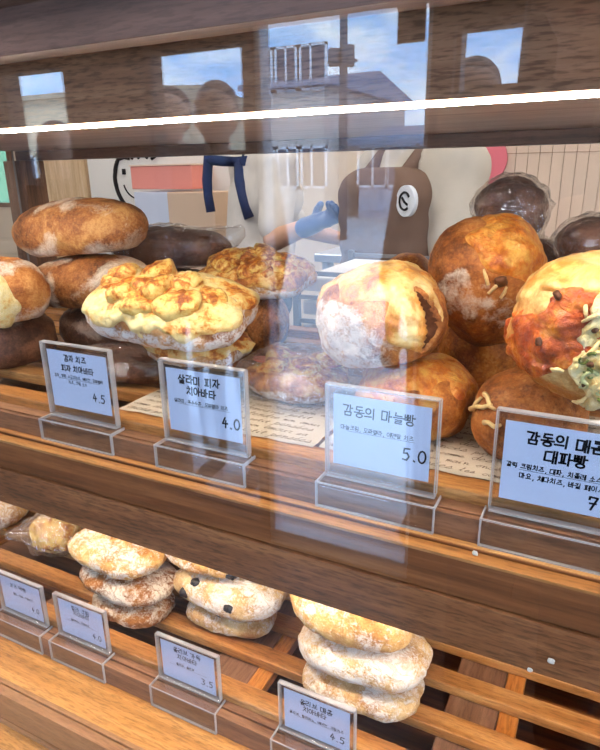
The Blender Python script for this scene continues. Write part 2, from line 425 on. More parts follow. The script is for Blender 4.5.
def syllable(ch):
    if ch in DIG: return place(DIG[ch], .1, 0, .62 if ch.isdigit() else .4, 1), (.8 if ch.isdigit() else .45)
    if ch == ' ': return [], .5
    k = ord(ch) - 0xAC00
    c, v, f = INI[k // 588], MED[(k % 588) // 28], FIN[k % 28]
    y0, hh = (.40, .60) if f else (0, 1)
    out = []
    if v in VERT:
        out += place(JAMO[c], .02, y0 + hh * .12, .50, hh * .80); out += place(VERT[v], .60, y0, .36, hh)
    elif v in HORZ:
        out += place(JAMO[c], .2, y0 + hh * .45, .6, hh * .52); out += place(HORZ[v], .02, y0, .96, hh * .40)
    else:
        a, b = MIXV[v]
        out += place(JAMO[c], .1, y0 + hh * .45, .5, hh * .5); out += place(HORZ[a], .0, y0 + hh * .02, .68, hh * .36); out += place(VERT[b], .72, y0, .28, hh)
    if f: out += place(JAMO[f], .2, 0, .62, .33)
    return out, 1.08
ROM = {'a': [[(.8, .9), (.4, 1), (.05, .5), (.35, 0), (.75, .6), (.8, 1), (.8, .15), (1.05, .1)]], 'c': [[(.9, .8), (.5, 1), (.05, .5), (.4, 0), (1, .2)]],
 'd': [[(.75, .9), (.35, 1), (.05, .5), (.35, 0), (.75, .6), (.9, 2), (.8, .1), (1.1, .1)]], 'e': [[(0, .35), (.7, .6), (.6, 1), (.15, .7), (.2, .1), (.6, 0), (1.05, .3)]],
 'h': [[(0, 0), (.45, 1.9), (.3, 2), (.1, 0), (.3, .8), (.6, 1), (.7, .1), (1, .1)]], 'i': [[(.1, .3), (.4, 1), (.35, .1), (.7, .1)], [(.45, 1.4), (.5, 1.5)]],
 'l': [[(0, .2), (.5, 1.8), (.35, 2), (.2, .2), (.7, .1)]], 'm': [[(0, .8), (.15, 1), (.15, 0), (.35, .95), (.5, .9), (.5, 0), (.7, .95), (.85, .8), (.9, .05), (1.1, .15)]],
 'n': [[(0, .8), (.2, 1), (.2, 0), (.45, .95), (.7, .8), (.75, .05), (1.05, .2)]], 'o': [[(.5, 1), (.05, .5), (.45, 0), (.85, .5), (.5, 1), (1.05, .9)]],
 'p': [[(.1, .8), (.3, 1), (.05, -1)], [(.25, .7), (.6, 1), (.85, .5), (.5, 0), (.2, .2), (1.05, .1)]], 'r': [[(0, .5), (.25, 1), (.4, .85), (.7, .9), (.6, .1), (1, .1)]],
 's': [[(0, .1), (.6, 1), (.75, .4), (.35, 0), (.1, .15), (.6, .05), (1, .2)]], 't': [[(.1, .5), (.5, 1.7), (.35, .1), (.8, .1)], [(.1, 1.1), (.85, 1.2)]],
 'u': [[(.05, 1), (.1, .1), (.5, .05), (.75, 1), (.75, .1), (1.05, .15)]], 'é': [[(0, .35), (.7, .6), (.6, 1), (.15, .7), (.2, .1), (.6, 0), (1.05, .3)], [(.4, 1.3), (.7, 1.7)]], ' ': []}
RNG = random.Random(5)
def write(bm, text, x, y, h, pen, jitter=0.05, ratio=0.95, script=False, up=False):
    """strokes of a line of text, lower left corner at (x, y), laid in the x-z plane (or x-y when flat)"""
    cx = x
    for ch in text:
        if script: st, adv = place(ROM[ch], 0, 0, .62, .5), .62
        else: st, adv = syllable(ch)
        jx, jy = RNG.uniform(-jitter, jitter), RNG.uniform(-jitter, jitter)
        for s in st:
            pts = [((a + jx + (b * .35 if script else b * .05)) * h * ratio + cx, (b + jy) * h + y) for a, b in s]
            for (ax, ay), (bx, by) in zip(pts, pts[1:]):
                dx, dy = bx - ax, by - ay
                L = math.hypot(dx, dy) or 1e-9
                ex, ey = dx / L * pen * .35, dy / L * pen * .35
                nx, ny = -dy / L * pen / 2, dx / L * pen / 2
                q = [(ax - ex + nx, ay - ey + ny), (ax - ex - nx, ay - ey - ny), (bx + ex - nx, by + ey - ny), (bx + ex + nx, by + ey + ny)]
                bm.faces.new([bm.verts.new((u, w, 0) if up else (u, 0, w)) for u, w in q])
        cx += adv * h * ratio
    return cx
def width(text, h, ratio=0.95): return sum(syllable(c)[1] for c in text) * h * ratio

# ------------------------------------------------------------ price tags
def tag_mesh(w, h, back, drop, foot):
    """clear holder: x centred, y=0 the panel's front, z=0 the rail top"""
    bm = bmesh.new()
    add_box(bm, -w / 2, w / 2, 0, 0.0015, 0.006, h, 0, 0.0005)          # front sheet
    add_box(bm, -w / 2, w / 2, 0.0045, 0.0060, 0.006, h, 0, 0.0005)     # back sheet
    t = 0.0035
    add_box(bm, -w / 2 + .0012, -w / 2 + t, 0.0016, 0.0044, 0.006, h, 0)
    add_box(bm, w / 2 - t, w / 2 - .0012, 0.0016, 0.0044, 0.006, h, 0)
    add_box(bm, -w / 2 + t, w / 2 - t, 0.0016, 0.0044, h - t, h - .0012, 0)
    for a, b in ((-w / 2 - 0.0008, -w / 2 + 0.0010), (w / 2 - 0.0010, w / 2 + 0.0008)):
        add_box(bm, a, b, -0.0004, 0.0064, 0.006, h + 0.0006, 1, 0.0005)
    add_box(bm, -w / 2, w / 2, -0.0004, 0.0064, h - 0.0010, h + 0.0008, 1, 0.0006)
    e = w / 2 + 0.004
    add_box(bm, -e, e, -foot, 0.0075, 0.0005, 0.0032, 0, 0.0005)          # ledge plate
    add_box(bm, -e, e, -foot, -foot + 0.0026, -drop, 0.0004, 0, 0.0005)    # leg over the rail
    for a, b in ((-e, -e + 0.0012), (e - 0.0012, e)):
        add_box(bm, a, b, -foot - 0.0003, 0.0078, 0.0003, 0.0036, 1)
        add_box(bm, a, b, -foot - 0.0003, -foot + 0.0029, -drop, 0.0002, 1)
    add_box(bm, -e, e, -foot - 0.0004, -foot + 0.0006, 0.0024, 0.0038, 1)
    add_box(bm, -e, e, -foot - 0.0003, -foot + 0.0029, -drop - 0.0010, -drop, 1)
    add_box(bm, -w / 2, w / 2, -0.0005, 0.0065, 0.0034, 0.0052, 1)
    return bm

def price_tag(x, y, z, w, h, cw, ch, cz, foot, drop, lines, price, label, cx=0.0, cut=False, pen=1.0, yaw=0.0):
    """lines: [(text, centre x share, z share, letter height, pen)]"""
    r = empty('price_tag', (x, y, z + EYE), yaw)
    tag(r, label, 'price tag', None)
    bm_obj('acrylic_holder', tag_mesh(w, h, 0.006, drop, foot), [ACRYL, ACRYL_EDGE], r)
    bm = bmesh.new()
    add_box(bm, cx - cw / 2, cx + cw / 2, 0.0022, 0.0026, cz, cz + ch)
    card = bm_obj('card', bm, CARD, r)
    bm = bmesh.new()
    for text, fx, fz, lh, pn in lines:
        wd = width(text, lh)
        write(bm, text, cx - cw / 2 + fx * cw - wd / 2, cz + fz * ch, lh, pn)
    if len(lines) > 2 or len(price) > 5 or ch > .062:
        wd = .70 * cw; zz = cz + lines[2 if len(lines) > 3 else -1][2] * ch - .0012
        bm.faces.new([bm.verts.new(p) for p in ((cx - wd / 2, 0, zz), (cx + wd / 2, 0, zz), (cx + wd / 2, 0, zz + .0003), (cx - wd / 2, 0, zz + .0003))])
    text, fx, fz, lh, pn = price
    write(bm, text, cx - cw / 2 + fx * cw, cz + fz * ch, lh, pn, 0.03, 1.0)
    o = bm_obj('lettering', bm, INK, card, (0, 0.0020, 0))
    # underline below the small line
    return r

UY, UZ = 0.4512, -0.265
U = dict(w=0.0995, h=0.091, cw=0.0865, ch=0.0665, cz=0.0165, foot=0.0143, drop=0.0205)
price_tag(-0.5035, UY, UZ, lines=[('감자 치즈', .48, .83, .0072, .0011), ('피자 치아바타', .50, .66, .0072, .0011), ('감자, 양파 스모크치즈, 베이컨, 모짜렐라', .50, .535, .0037, .0005), ('치즈, 크림 소스', .48, .44, .0037, .0005)],
          price=('4.5', .70, .20, .0092, .0013), label='clear price tag with card reading 4.5 below the potato cheese flatbread', **U)
price_tag(-0.338, UY, UZ, lines=[('살라미 피자', .46, .79, .0088, .0015), ('치아바타', .48, .62, .0085, .0015), ('살라미, 옥수수콘, 모짜렐라 치즈', .46, .47, .0041, .0006)],
          price=('4.0', .73, .20, .0105, .0017), label='clear price tag with card reading 4.0 in front of the bagged salami flatbread', **U)
price_tag(-0.156, UY, UZ, lines=[('감동의 마늘빵', .48, .72, .0098, .0012), ('마늘크림, 모짜렐라, 에멘탈 치즈', .46, .52, .0042, .0005)],
          price=('5.0', .72, .25, .0108, .0015), label='clear price tag with card reading 5.0 below the garlic breads', **U)
price_tag(-0.0125, UY, UZ, lines=[('감동의 매콤', .50, .76, .0098, .0016), ('대파빵', .52, .57, .0098, .0016), ('갈릭 크림치즈, 대파, 치폴레 소스, 고추', .50, .43, .0042, .0007), ('마요, 체다치즈, 바질 페이스트', .53, .31, .0044, .0007)],
          price=('7.0', .72, .08, .0105, .0016), label='clear price tag with card marked 7 below the spicy leek bread', **U)
LY, LZ = 0.5045, -0.664
Lo = dict(w=0.0995, h=0.0765, cw=0.0865, ch=0.060, cz=0.0100, foot=0.0178, drop=0.0300)
price_tag(-0.752, LY, LZ, lines=[('치즈 먹빵', .46, .74, .0078, .0009), ('체다, 모짜, 크림치즈', .55, .52, .0044, .0006)],
          price=('4.0', .72, .20, .0085, .0012), label='clear price tag with grey card cut off by the frame, first on the lower shelf', **Lo)
price_tag(-0.6255, LY, LZ, lines=[('할라 크림', .52, .80, .0078, .0009), ('치아바타', .52, .66, .0078, .0009), ('할라피뇨, 크림치즈', .47, .46, .0040, .0006)],
          price=('4.0', .72, .17, .0088, .0012), label='clear price tag with card reading 4.0 before a stack of three floury brown ciabattas', **Lo)
price_tag(-0.4335, LY, LZ, lines=[('올리브 가득', .50, .80, .0080, .0010), ('치아바타', .50, .63, .0080, .0010), ('올리브, 올리브', .45, .44, .0042, .0006)],
          price=('3.5', .73, .18, .0095, .0012), label='clear price tag with card reading 3.5 before the pale olive ciabatta stack', **Lo)
price_tag(-0.2445, LY, LZ, lines=[('올리브 매콤', .50, .76, .0078, .0010), ('치아바타', .48, .60, .0078, .0010), ('올리브, 할라피뇨, 베이컨, 크림치즈', .50, .42, .0042, .0006)],
          price=('4.5', .70, .16, .0098, .0013), label='lower shelf price tag with card reading 4.5 in front of the tall floury stack', **Lo)
# ------------------------------------------------------------ shop shell
PLASTER = plain('cream_wall_paint', lin(226, 208, 186), 0.8, 0.2, 0, 3.0, 0.04)
WHITE = plain('white_wall_paint', lin(236, 232, 226), 0.75, 0.2, 0, 3.0, 0.03)
FLOORM = plain('dark_floor_tile', lin(88, 78, 70), 0.5, 0.3, 0, 6.0, 0.08)
DARKFR = plain('dark_window_frame', lin(60, 46, 38), 0.5, 0.3)
WHITEFR = plain('white_door_frame', lin(220, 224, 230), 0.5, 0.3)
SHOPW = wood('shopfront_timber', lin(60, 42, 32), lin(88, 64, 48), lin(108, 80, 60), 0.6, 'Z', 0.3)
XW0, XW1, YB, YF, ZF, ZC = -4.4, 3.0, 3.25, -1.0, -1.40, 1.35

def struct(name, x0, x1, y0, y1, z0, z1, mat, bevel=0.0):
    return board(name, x0, x1, y0, y1, z0, z1, mat, None, bevel, 'structure')
struct('floor', XW0, XW1, YF - 0.12, YB + 0.12, ZF - 0.1, ZF, FLOORM)
struct('ceiling', XW0, XW1, YF - 0.12, YB + 0.12, ZC, ZC + 0.1, WHITE)
struct('wall_right', XW1, XW1 + 0.12, YF - 0.12, YB + 0.12, ZF, ZC, PLASTER)
struct('wall_left', XW0 - 0.12, XW0, YF - 0.12, YB + 0.12, ZF, ZC, WHITE)
# back wall with a small window at its left end
bm = bmesh.new()
wx0, wx1, wz0, wz1 = -4.30, -3.96, -0.02, 0.22
wx0, wx1, wz0, wz1 = -4.36, at(17, 180, 3.25).x, at(6, 207, 3.25).z - EYE, 0.30
for a in ((XW0, wx0, ZF, ZC), (wx1, XW1, ZF, ZC), (wx0, wx1, ZF, wz0), (wx0, wx1, wz1, ZC)):
    add_box(bm, a[0], a[1], YB, YB + 0.12, a[2] + EYE, a[3] + EYE)
tag(bm_obj('wall_back', bm, PLASTER), kind='structure')
bm = bmesh.new()
for a in ((wx0, wx1, wz0, wz0 + .03), (wx0, wx1, wz1 - .03, wz1), (wx0, wx0 + .03, wz0, wz1), (wx1 - .05, wx1, wz0, wz1)):
    add_box(bm, a[0], a[1], YB - 0.02, YB + 0.05, a[2] + EYE, a[3] + EYE)
w1 = tag(bm_obj('window_1', bm, W_POST), kind='structure')
bm = bmesh.new(); add_box(bm, wx0, wx1, YB + 0.02, YB + 0.026, wz0 + EYE, wz1 + EYE)
bm_obj('window_pane', bm, film('teal_pane', (0.20, 0.30, 0.235, 1), 1.5, 0.02), w1)

# shopfront behind the viewer: timber wall with glazed bays and a glass door
bays = [(-2.22, -1.86, 0.385, -0.05), (-1.50, -1.10, 0.395, -1.30), (-0.443, 0.05, 0.362, -0.03), (0.75, 2.6, 0.605, -1.0)]
door = (-1.07, -0.502, 0.60, -1.40)
xs = sorted(bays + [door])
bm = bmesh.new(); cur = XW0
for x0, x1, zt, zb in xs:
    add_box(bm, cur, x0, YF - 0.12, YF, ZF + EYE, ZC + EYE)
    add_box(bm, x0, x1, YF - 0.12, YF, zt + EYE, ZC + EYE)
    if zb > ZF: add_box(bm, x0, x1, YF - 0.12, YF, ZF + EYE, zb + EYE)
    cur = x1
add_box(bm, cur, XW1, YF - 0.12, YF, ZF + EYE, ZC + EYE)
tag(bm_obj('wall_front', bm, SHOPW), kind='structure')
for i, (x0, x1, zt, zb) in enumerate(bays):
    bm = bmesh.new(); f = 0.013
    for a in ((x0, x1, zb, zb + f), (x0, x1, zt - f, zt), (x0, x0 + f, zb, zt), (x1 - f, x1, zb, zt)):
        add_box(bm, a[0], a[1], YF - 0.09, YF - 0.03, a[2] + EYE, a[3] + EYE)
    w = tag(bm_obj('window_%d' % (i + 2), bm, DARKFR), kind='structure')
    bm = bmesh.new(); add_box(bm, x0, x1, YF - 0.063, YF - 0.057, zb + EYE, zt + EYE)
    bm_obj('window_pane', bm, GLASS, w)
x0, x1, zt, zb = door
bm = bmesh.new(); f = 0.02
for a in ((x0, x1, zb, zb + .06), (x0, x1, zt - f, zt), (x0, x0 + f, zb, zt), (x1 - f, x1, zb, zt)):
    add_box(bm, a[0], a[1], YF - 0.09, YF - 0.03, a[2] + EYE, a[3] + EYE)
d1 = tag(bm_obj('door_1', bm, WHITEFR), kind='structure')
bm = bmesh.new(); add_box(bm, x0, x1, YF - 0.063, YF - 0.057, zb + EYE, zt + EYE)
bm_obj('door_pane', bm, GLASS, d1)
bm = bmesh.new(); add_tube(bm, (x0 + .05, YF + .03, -0.55 + EYE), (x0 + .05, YF + .03, -0.25 + EYE), 0.010)
for z in (-.5, -.30): add_tube(bm, (x0 + .05, YF - .06, z + EYE), (x0 + .05, YF + .03, z + EYE), 0.007)
bm_obj('door_handle', bm, ALU, d1)
# dark notice on the door glass
o = board('door_notice', -0.617, -0.537, YF - 0.056, YF - 0.052, 0.335, 0.431, plain('dark_notice', lin(70, 56, 48), 0.7), None, 0)
tag(o, 'dark rectangular notice stuck near the top of the glass door reflected in the pane', 'notice')

# street outside
ASPH = plain('pale_paving', lin(186, 186, 188), 0.85, 0.2, 0, 2.0, 0.06)
struct('street', -24, 14, -30, YF - 0.13, ZF - 0.25, ZF - 0.001, ASPH)
def house(name, x0, x1, y0, y1, h, rise, wallc, roofc, label, floors=2, nx=4):
    r = empty(name, ((x0 + x1) / 2, (y0 + y1) / 2, ZF + EYE))
    tag(r, label, 'building', 'houses across the street')
    hx, hy = (x1 - x0) / 2, (y1 - y0) / 2
    bm = bmesh.new(); add_box(bm, -hx, hx, -hy, hy, 0, h)
    bm_obj('wall', bm, plain('house_wall', wallc, 0.85, 0.2, 0, 1.5, 0.08), r)
    bm = bmesh.new()
    add_prism(bm, [(-hy - .3, h), (hy + .3, h), (hy + .3, h + .15), (0, h + rise), (-hy - .3, h + .15)], -hx - .3, hx + .3)
    bm_obj('roof', bm, plain('house_roof', roofc, 0.8, 0.2, 0, 3.0, 0.1), r)
    gl = plain('dark_pane', lin(60, 74, 92), 0.2, 0.5)
    for k in range(floors):
        for i in range(nx):
            x = -hx + (i + .5) * 2 * hx / nx
            z = 0.9 + k * 2.7
            bm = bmesh.new()
            for a in ((x - .5, x + .5, z, z + .07), (x - .5, x + .5, z + 1.13, z + 1.2), (x - .5, x - .43, z, z + 1.2), (x + .43, x + .5, z, z + 1.2), (x - .03, x + .03, z, z + 1.2)):
                add_box(bm, a[0], a[1], hy, hy + .06, a[2], a[3])
            w = bm_obj('window', bm, WHITEFR, r)
            bm = bmesh.new(); add_box(bm, x - .45, x + .45, hy + .005, hy + .02, z + .05, z + 1.15)
            bm_obj('pane', bm, gl, w)
    return r
house('townhouse', -10.3, -7.9, -24, -16.5, 3.7, 0.8, lin(206, 200, 194), lin(150, 158, 178), 'pale gabled house reflected at the far side of the door pane', 2, 3)
house('shop_building', -7.2, -4.5, -24, -17.5, 2.1, 0.7, lin(180, 188, 204), lin(140, 150, 170), 'low blue grey roofed house reflected below the utility pole', 1, 3)
house('brick_house', -23.5, -14.5, -24, -16.0, 3.9, 0.6, lin(226, 206, 172), lin(190, 176, 150), 'beige house reflected in the narrow pane near the corner post', 1, 6)
house('corner_house', -3.6, 3.0, -26, -18.5, 1.9, 0.5, lin(160, 162, 170), lin(110, 114, 126), 'grey house reflected behind the nearest customers', 1, 5)
pole = empty('street_utility_pole', (-5.2, -11.5, ZF + EYE))
tag(pole, 'utility pole with a transformer reflected against the cloudy sky', 'utility pole')
PG = plain('pole_concrete', lin(96, 100, 108), 0.8)
bm = bmesh.new(); add_tube(bm, (0, 0, 0), (0, 0, 6.8), 0.10, 0.06, 14); bm_obj('shaft', bm, PG, pole)
bm = bmesh.new()
for i, (x, z, h) in enumerate(((-.15, 3.35, .30), (.15, 3.32, .36))): add_tube(bm, (x, .12, z), (x, .12, z + h), .12, .12, 16)
add_box(bm, -.30, .30, .0, .1, 3.4, 3.45)
bm_obj('transformer', bm, PG, pole)
bm = bmesh.new(); add_box(bm, -.9, .9, -.05, .05, 5.3, 5.4)
for x in (-.8, -.4, .4, .8): add_tube(bm, (x, 0, 5.4), (x, 0, 5.62), .04, .03, 8)
bm_obj('crossarm', bm, PG, pole)

# ------------------------------------------------------------ back of the shop
# light timber panel, painted board with a smiling face, panelled wall
LW = wood('pale_timber_panel', lin(196, 160, 118), lin(222, 190, 150), lin(236, 212, 178), 0.5, 'Z', 0.2)
o = board('timber_panel', -3.86, at(91, 180, 3.22).x - .03, YB - 0.045, YB - 0.002, -1.40, 0.5, LW); tag(o, 'pale timber wall panel behind the stack of brown loaves', 'wall panel')
pb = empty('painted_board', (at(91, 180, 3.23).x + .36, YB - 0.02, 0.0))
tag(pb, 'white painted board with a line drawn smiling face', 'sign board')
bm = bmesh.new(); add_box(bm, -.36, .95, -.016, .016, .002, EYE + .5, 0, .003); bm_obj('panel', bm, WHITE, pb)
bm = bmesh.new()
_c = at(141, 180, 3.21); cxf, czf, rf = _c.x - pb.location.x, _c.z, 0.215
arc = [(cxf + rf * 1.0 * math.cos(R(a)), -.021, czf + rf * math.sin(R(a))) for a in range(100, 272, 8)]
add_path(bm, arc, [0.009 + 0.006 * math.sin(i / (len(arc) - 1) * math.pi) for i in range(len(arc))], 6)
arc = [(cxf - .035 + .115 * math.cos(R(a)), -.021, czf - .0 + .115 * math.sin(R(a))) for a in range(195, 320, 8)]
add_path(bm, arc, 0.005, 6)
for dx in (-.135, .04):
    add_path(bm, [(cxf + dx, -.021, czf + .035), (cxf + dx, -.021, czf + .07)], 0.013, 8)
for a, b in (((-.08, .13), (-.17, .12)), ((-.05, .13), (-.12, .155)), ((0.0, .13), (-.04, .165)), ((.06, .13), (.11, .165)), ((.10, .125), (.20, .15))):
    add_path(bm, [(cxf + a[0], -.021, czf + a[1]), (cxf + (a[0] + b[0]) / 2, -.021, czf + (a[1] + b[1]) / 2 + .012), (cxf + b[0], -.021, czf + b[1])], [.010, .009, .003], 6)
bm_obj('face_drawing', bm, INK, pb)
PINK = plain('salmon_paint', lin(236, 150, 138), 0.6, 0.3)
ps = empty('sign_box', (-2.36, 3.0, EYE - 0.018))
tag(ps, 'salmon pink box sign on the back wall beside the smiling face', 'sign')
bm = bmesh.new(); add_box(bm, -.235, .205, -.07, .12, -.068, .06, 0, .006); bm_obj('body', bm, PINK, ps)
bm = bmesh.new(); add_box(bm, -.24, .21, -.075, .12, .0602, .068, 0, .001); bm_obj('top_edge', bm, plain('pale_edge', lin(240, 214, 190), .6), ps)
fd = empty('steel_fridge', (-2.28, 3.0, 0.0))
tag(fd, 'beige and white cabinet standing under the salmon sign', 'cabinet')
bm = bmesh.new(); add_box(bm, -.02, .30, -.12, .12, .0, 1.30, 0, .006); bm_obj('body', bm, plain('beige_panel', lin(214, 186, 160), .55), fd)
bm = bmesh.new(); add_box(bm, -.28, -.025, -.10, .12, .0, 1.30, 0, .006); bm_obj('door', bm, plain('bluish_white_panel', lin(206, 214, 232), .4), fd)
pw = empty('panelled_wall', (0.1, YB - 0.04, 0.0))
tag(pw, 'cream tongue and groove panelling at the back of the shop', 'wall panel')
bm = bmesh.new()
CR = plain('cream_panelling', lin(226, 200, 176), .6, .3, 0, 4.0, .03)
for i in range(17):
    x = -0.72 + i * 0.105
    add_box(bm, x + .0515, x + .103, -.02, .0, .0, 2.4, 0, .0015); add_box(bm, x, x + .0495, -.02, .0, .0, 2.4, 0, .0015)
add_box(bm, -.74, 1.1, .0015, .02, 0, 2.4)
bm_obj('boards', bm, CR, pw)
bm = bmesh.new(); add_box(bm, -.72, 1.08, -.0225, -.0205, 1.462, 1.466); bm_obj('groove', bm, plain('groove_brown', lin(176, 146, 122), .7), pw)
dk = empty('wall_plaque', (at(482, 160, 3.18).x, YB - .0635, at(482, 160, 3.18).z))
tag(dk, 'round pink plaque on the panelled wall beside the worker in brown apron', 'plaque')
bm = bmesh.new(); add_tube(bm, (0, 0, 0), (0, -.02, 0), .118, .118, 32); bm_obj('disc', bm, plain('pink_plaque', lin(232, 120, 130), .55), dk)

# steel work table and wire rack behind the case
STEEL = plain('brushed_steel', lin(196, 202, 212), 0.32, 0.5, 0.75, 30.0, .03)
tb = empty('work_table', (-0.55, 2.12, 0.0))
tag(tb, 'steel topped work table behind the wire rack', 'work table')
bm = bmesh.new(); add_box(bm, -.36, .44, -.22, .36, 1.105, 1.133, 0, .004); bm_obj('tabletop', bm, STEEL, tb)
for sx in (-1, 1):
    for sy in (-1, 1):
        bm = bmesh.new(); add_tube(bm, (.04 + sx * .36, .06 + sy * .25, 0), (.04 + sx * .36, .06 + sy * .25, 1.104), .02); bm_obj('leg', bm, STEEL, tb)
_a = at(297, 300, 1.05); rk = empty('cooling_rack', (_a.x + .165, 1.19, 0.0))
tag(rk, 'white tray rack seen between the flatbreads and the garlic bread', 'tray rack')
DK = plain('grey_rack_steel', lin(116, 112, 112), .4, .5, .5)
TR = plain('white_tray', lin(226, 220, 212), .5, .3)
for sx in (-.165, .165):
    for sy in (-.14, .14):
        bm = bmesh.new(); add_box(bm, sx - .006, sx + .006, sy - .006, sy + .006, 0, 1.225); bm_obj('post', bm, DK, rk)
for i in range(14):
    z = 1.215 - i * .047
    for y in (-.14, .14):
        bm = bmesh.new(); add_box(bm, -.159, .159, y - .003, y + .003, z - .004, z + .004); bm_obj('runner', bm, DK, rk)
    bm = bmesh.new(); add_box(bm, -.156, .156, -.134, .134, z - .036, z - .008, 0, .004); bm_obj('tray', bm, TR, rk)

# ------------------------------------------------------------ people
SKIN = plain('skin', lin(206, 158, 130), .55, .3, 0, 40, .03)
HAIR = plain('dark_hair', lin(40, 30, 26), .5, .4, 0, 60, .1)
def blob(name, caps, mat, parent=None, voxel=0.012, smooth=4):
    """one continuous surface grown over tapered limbs: caps = [(p, q, rp, rq)]"""
    bm = bmesh.new()
    for p, q, a, b in caps:
        p, q = V(p), V(q)
        d = q - p
        if d.length < 1e-5: d = V((0, 0, 1e-4)); q = p + d
        d.normalize(); u = d.orthogonal().normalized(); w = d.cross(u)
        prof = [(p - d * a * math.cos(R(t)), a * math.sin(R(t))) for t in (8, 30, 60, 90)] + [(q + d * b * math.sin(R(t)), b * math.cos(R(t))) for t in (0, 30, 60, 82)]
        rings = [[bm.verts.new(c + (u * math.cos(2 * math.pi * k / 14) + w * math.sin(2 * math.pi * k / 14)) * r) for k in range(14)] for c, r in prof]
        for r0, r1 in zip(rings, rings[1:]):
            for k in range(14): bm.faces.new((r0[k], r0[(k + 1) % 14], r1[(k + 1) % 14], r1[k]))
        bm.faces.new(rings[0][::-1]); bm.faces.new(rings[-1])
    o = bm_obj(name, bm, mat, None)
    m = o.modifiers.new('grow', 'REMESH'); m.mode = 'VOXEL'; m.voxel_size = voxel; m.use_smooth_shade = True
    s = o.modifiers.new('soften', 'SMOOTH'); s.factor = 0.5; s.iterations = smooth
    dg = bpy.context.evaluated_depsgraph_get(); dg.update()
    me = bpy.data.meshes.new_from_object(o.evaluated_get(dg))
    old = o.data; o.modifiers.clear(); o.data = me; bpy.data.meshes.remove(old)
    for p in me.polygons: p.use_smooth = True
    if parent: o.parent = parent
    return o

def hand_caps(wrist, d, side, s=1.0, curl=0.5, up=V((0, 0, 1))):
    """palm, four fingers and a thumb: d = pointing direction, side = towards the thumb"""
    wrist, d, side = V(wrist), V(d).normalized(), V(side).normalized()
    nrm = d.cross(side).normalized()
    c = [(wrist, wrist + d * .045 * s + side * .018 * s, .021 * s, .019 * s), (wrist, wrist + d * .05 * s - side * .018 * s, .021 * s, .018 * s)]
    for i, (o, L) in enumerate(((.032, .066), (.012, .074), (-.010, .068), (-.030, .054))):
        k = wrist + d * .078 * s + side * o * s
        m = k + (d * math.cos(curl) + nrm * math.sin(curl)) * L * .5 * s
        t = m + (d * math.cos(curl * 2.1) + nrm * math.sin(curl * 2.1)) * L * .5 * s
        c += [(wrist + d * .03 * s + side * o * .8 * s, k, .0125 * s, .0105 * s), (k, m, .0100 * s, .0092 * s), (m, t, .0092 * s, .0075 * s)]
    b = wrist + d * .02 * s + side * .026 * s
    m = b + (d * .6 + side * .8).normalized() * .036 * s
    c += [(b, m, .014 * s, .0115 * s), (m, m + (d * .9 + side * .25 + nrm * .3).normalized() * .032 * s, .0112 * s, .0085 * s)]
    return c

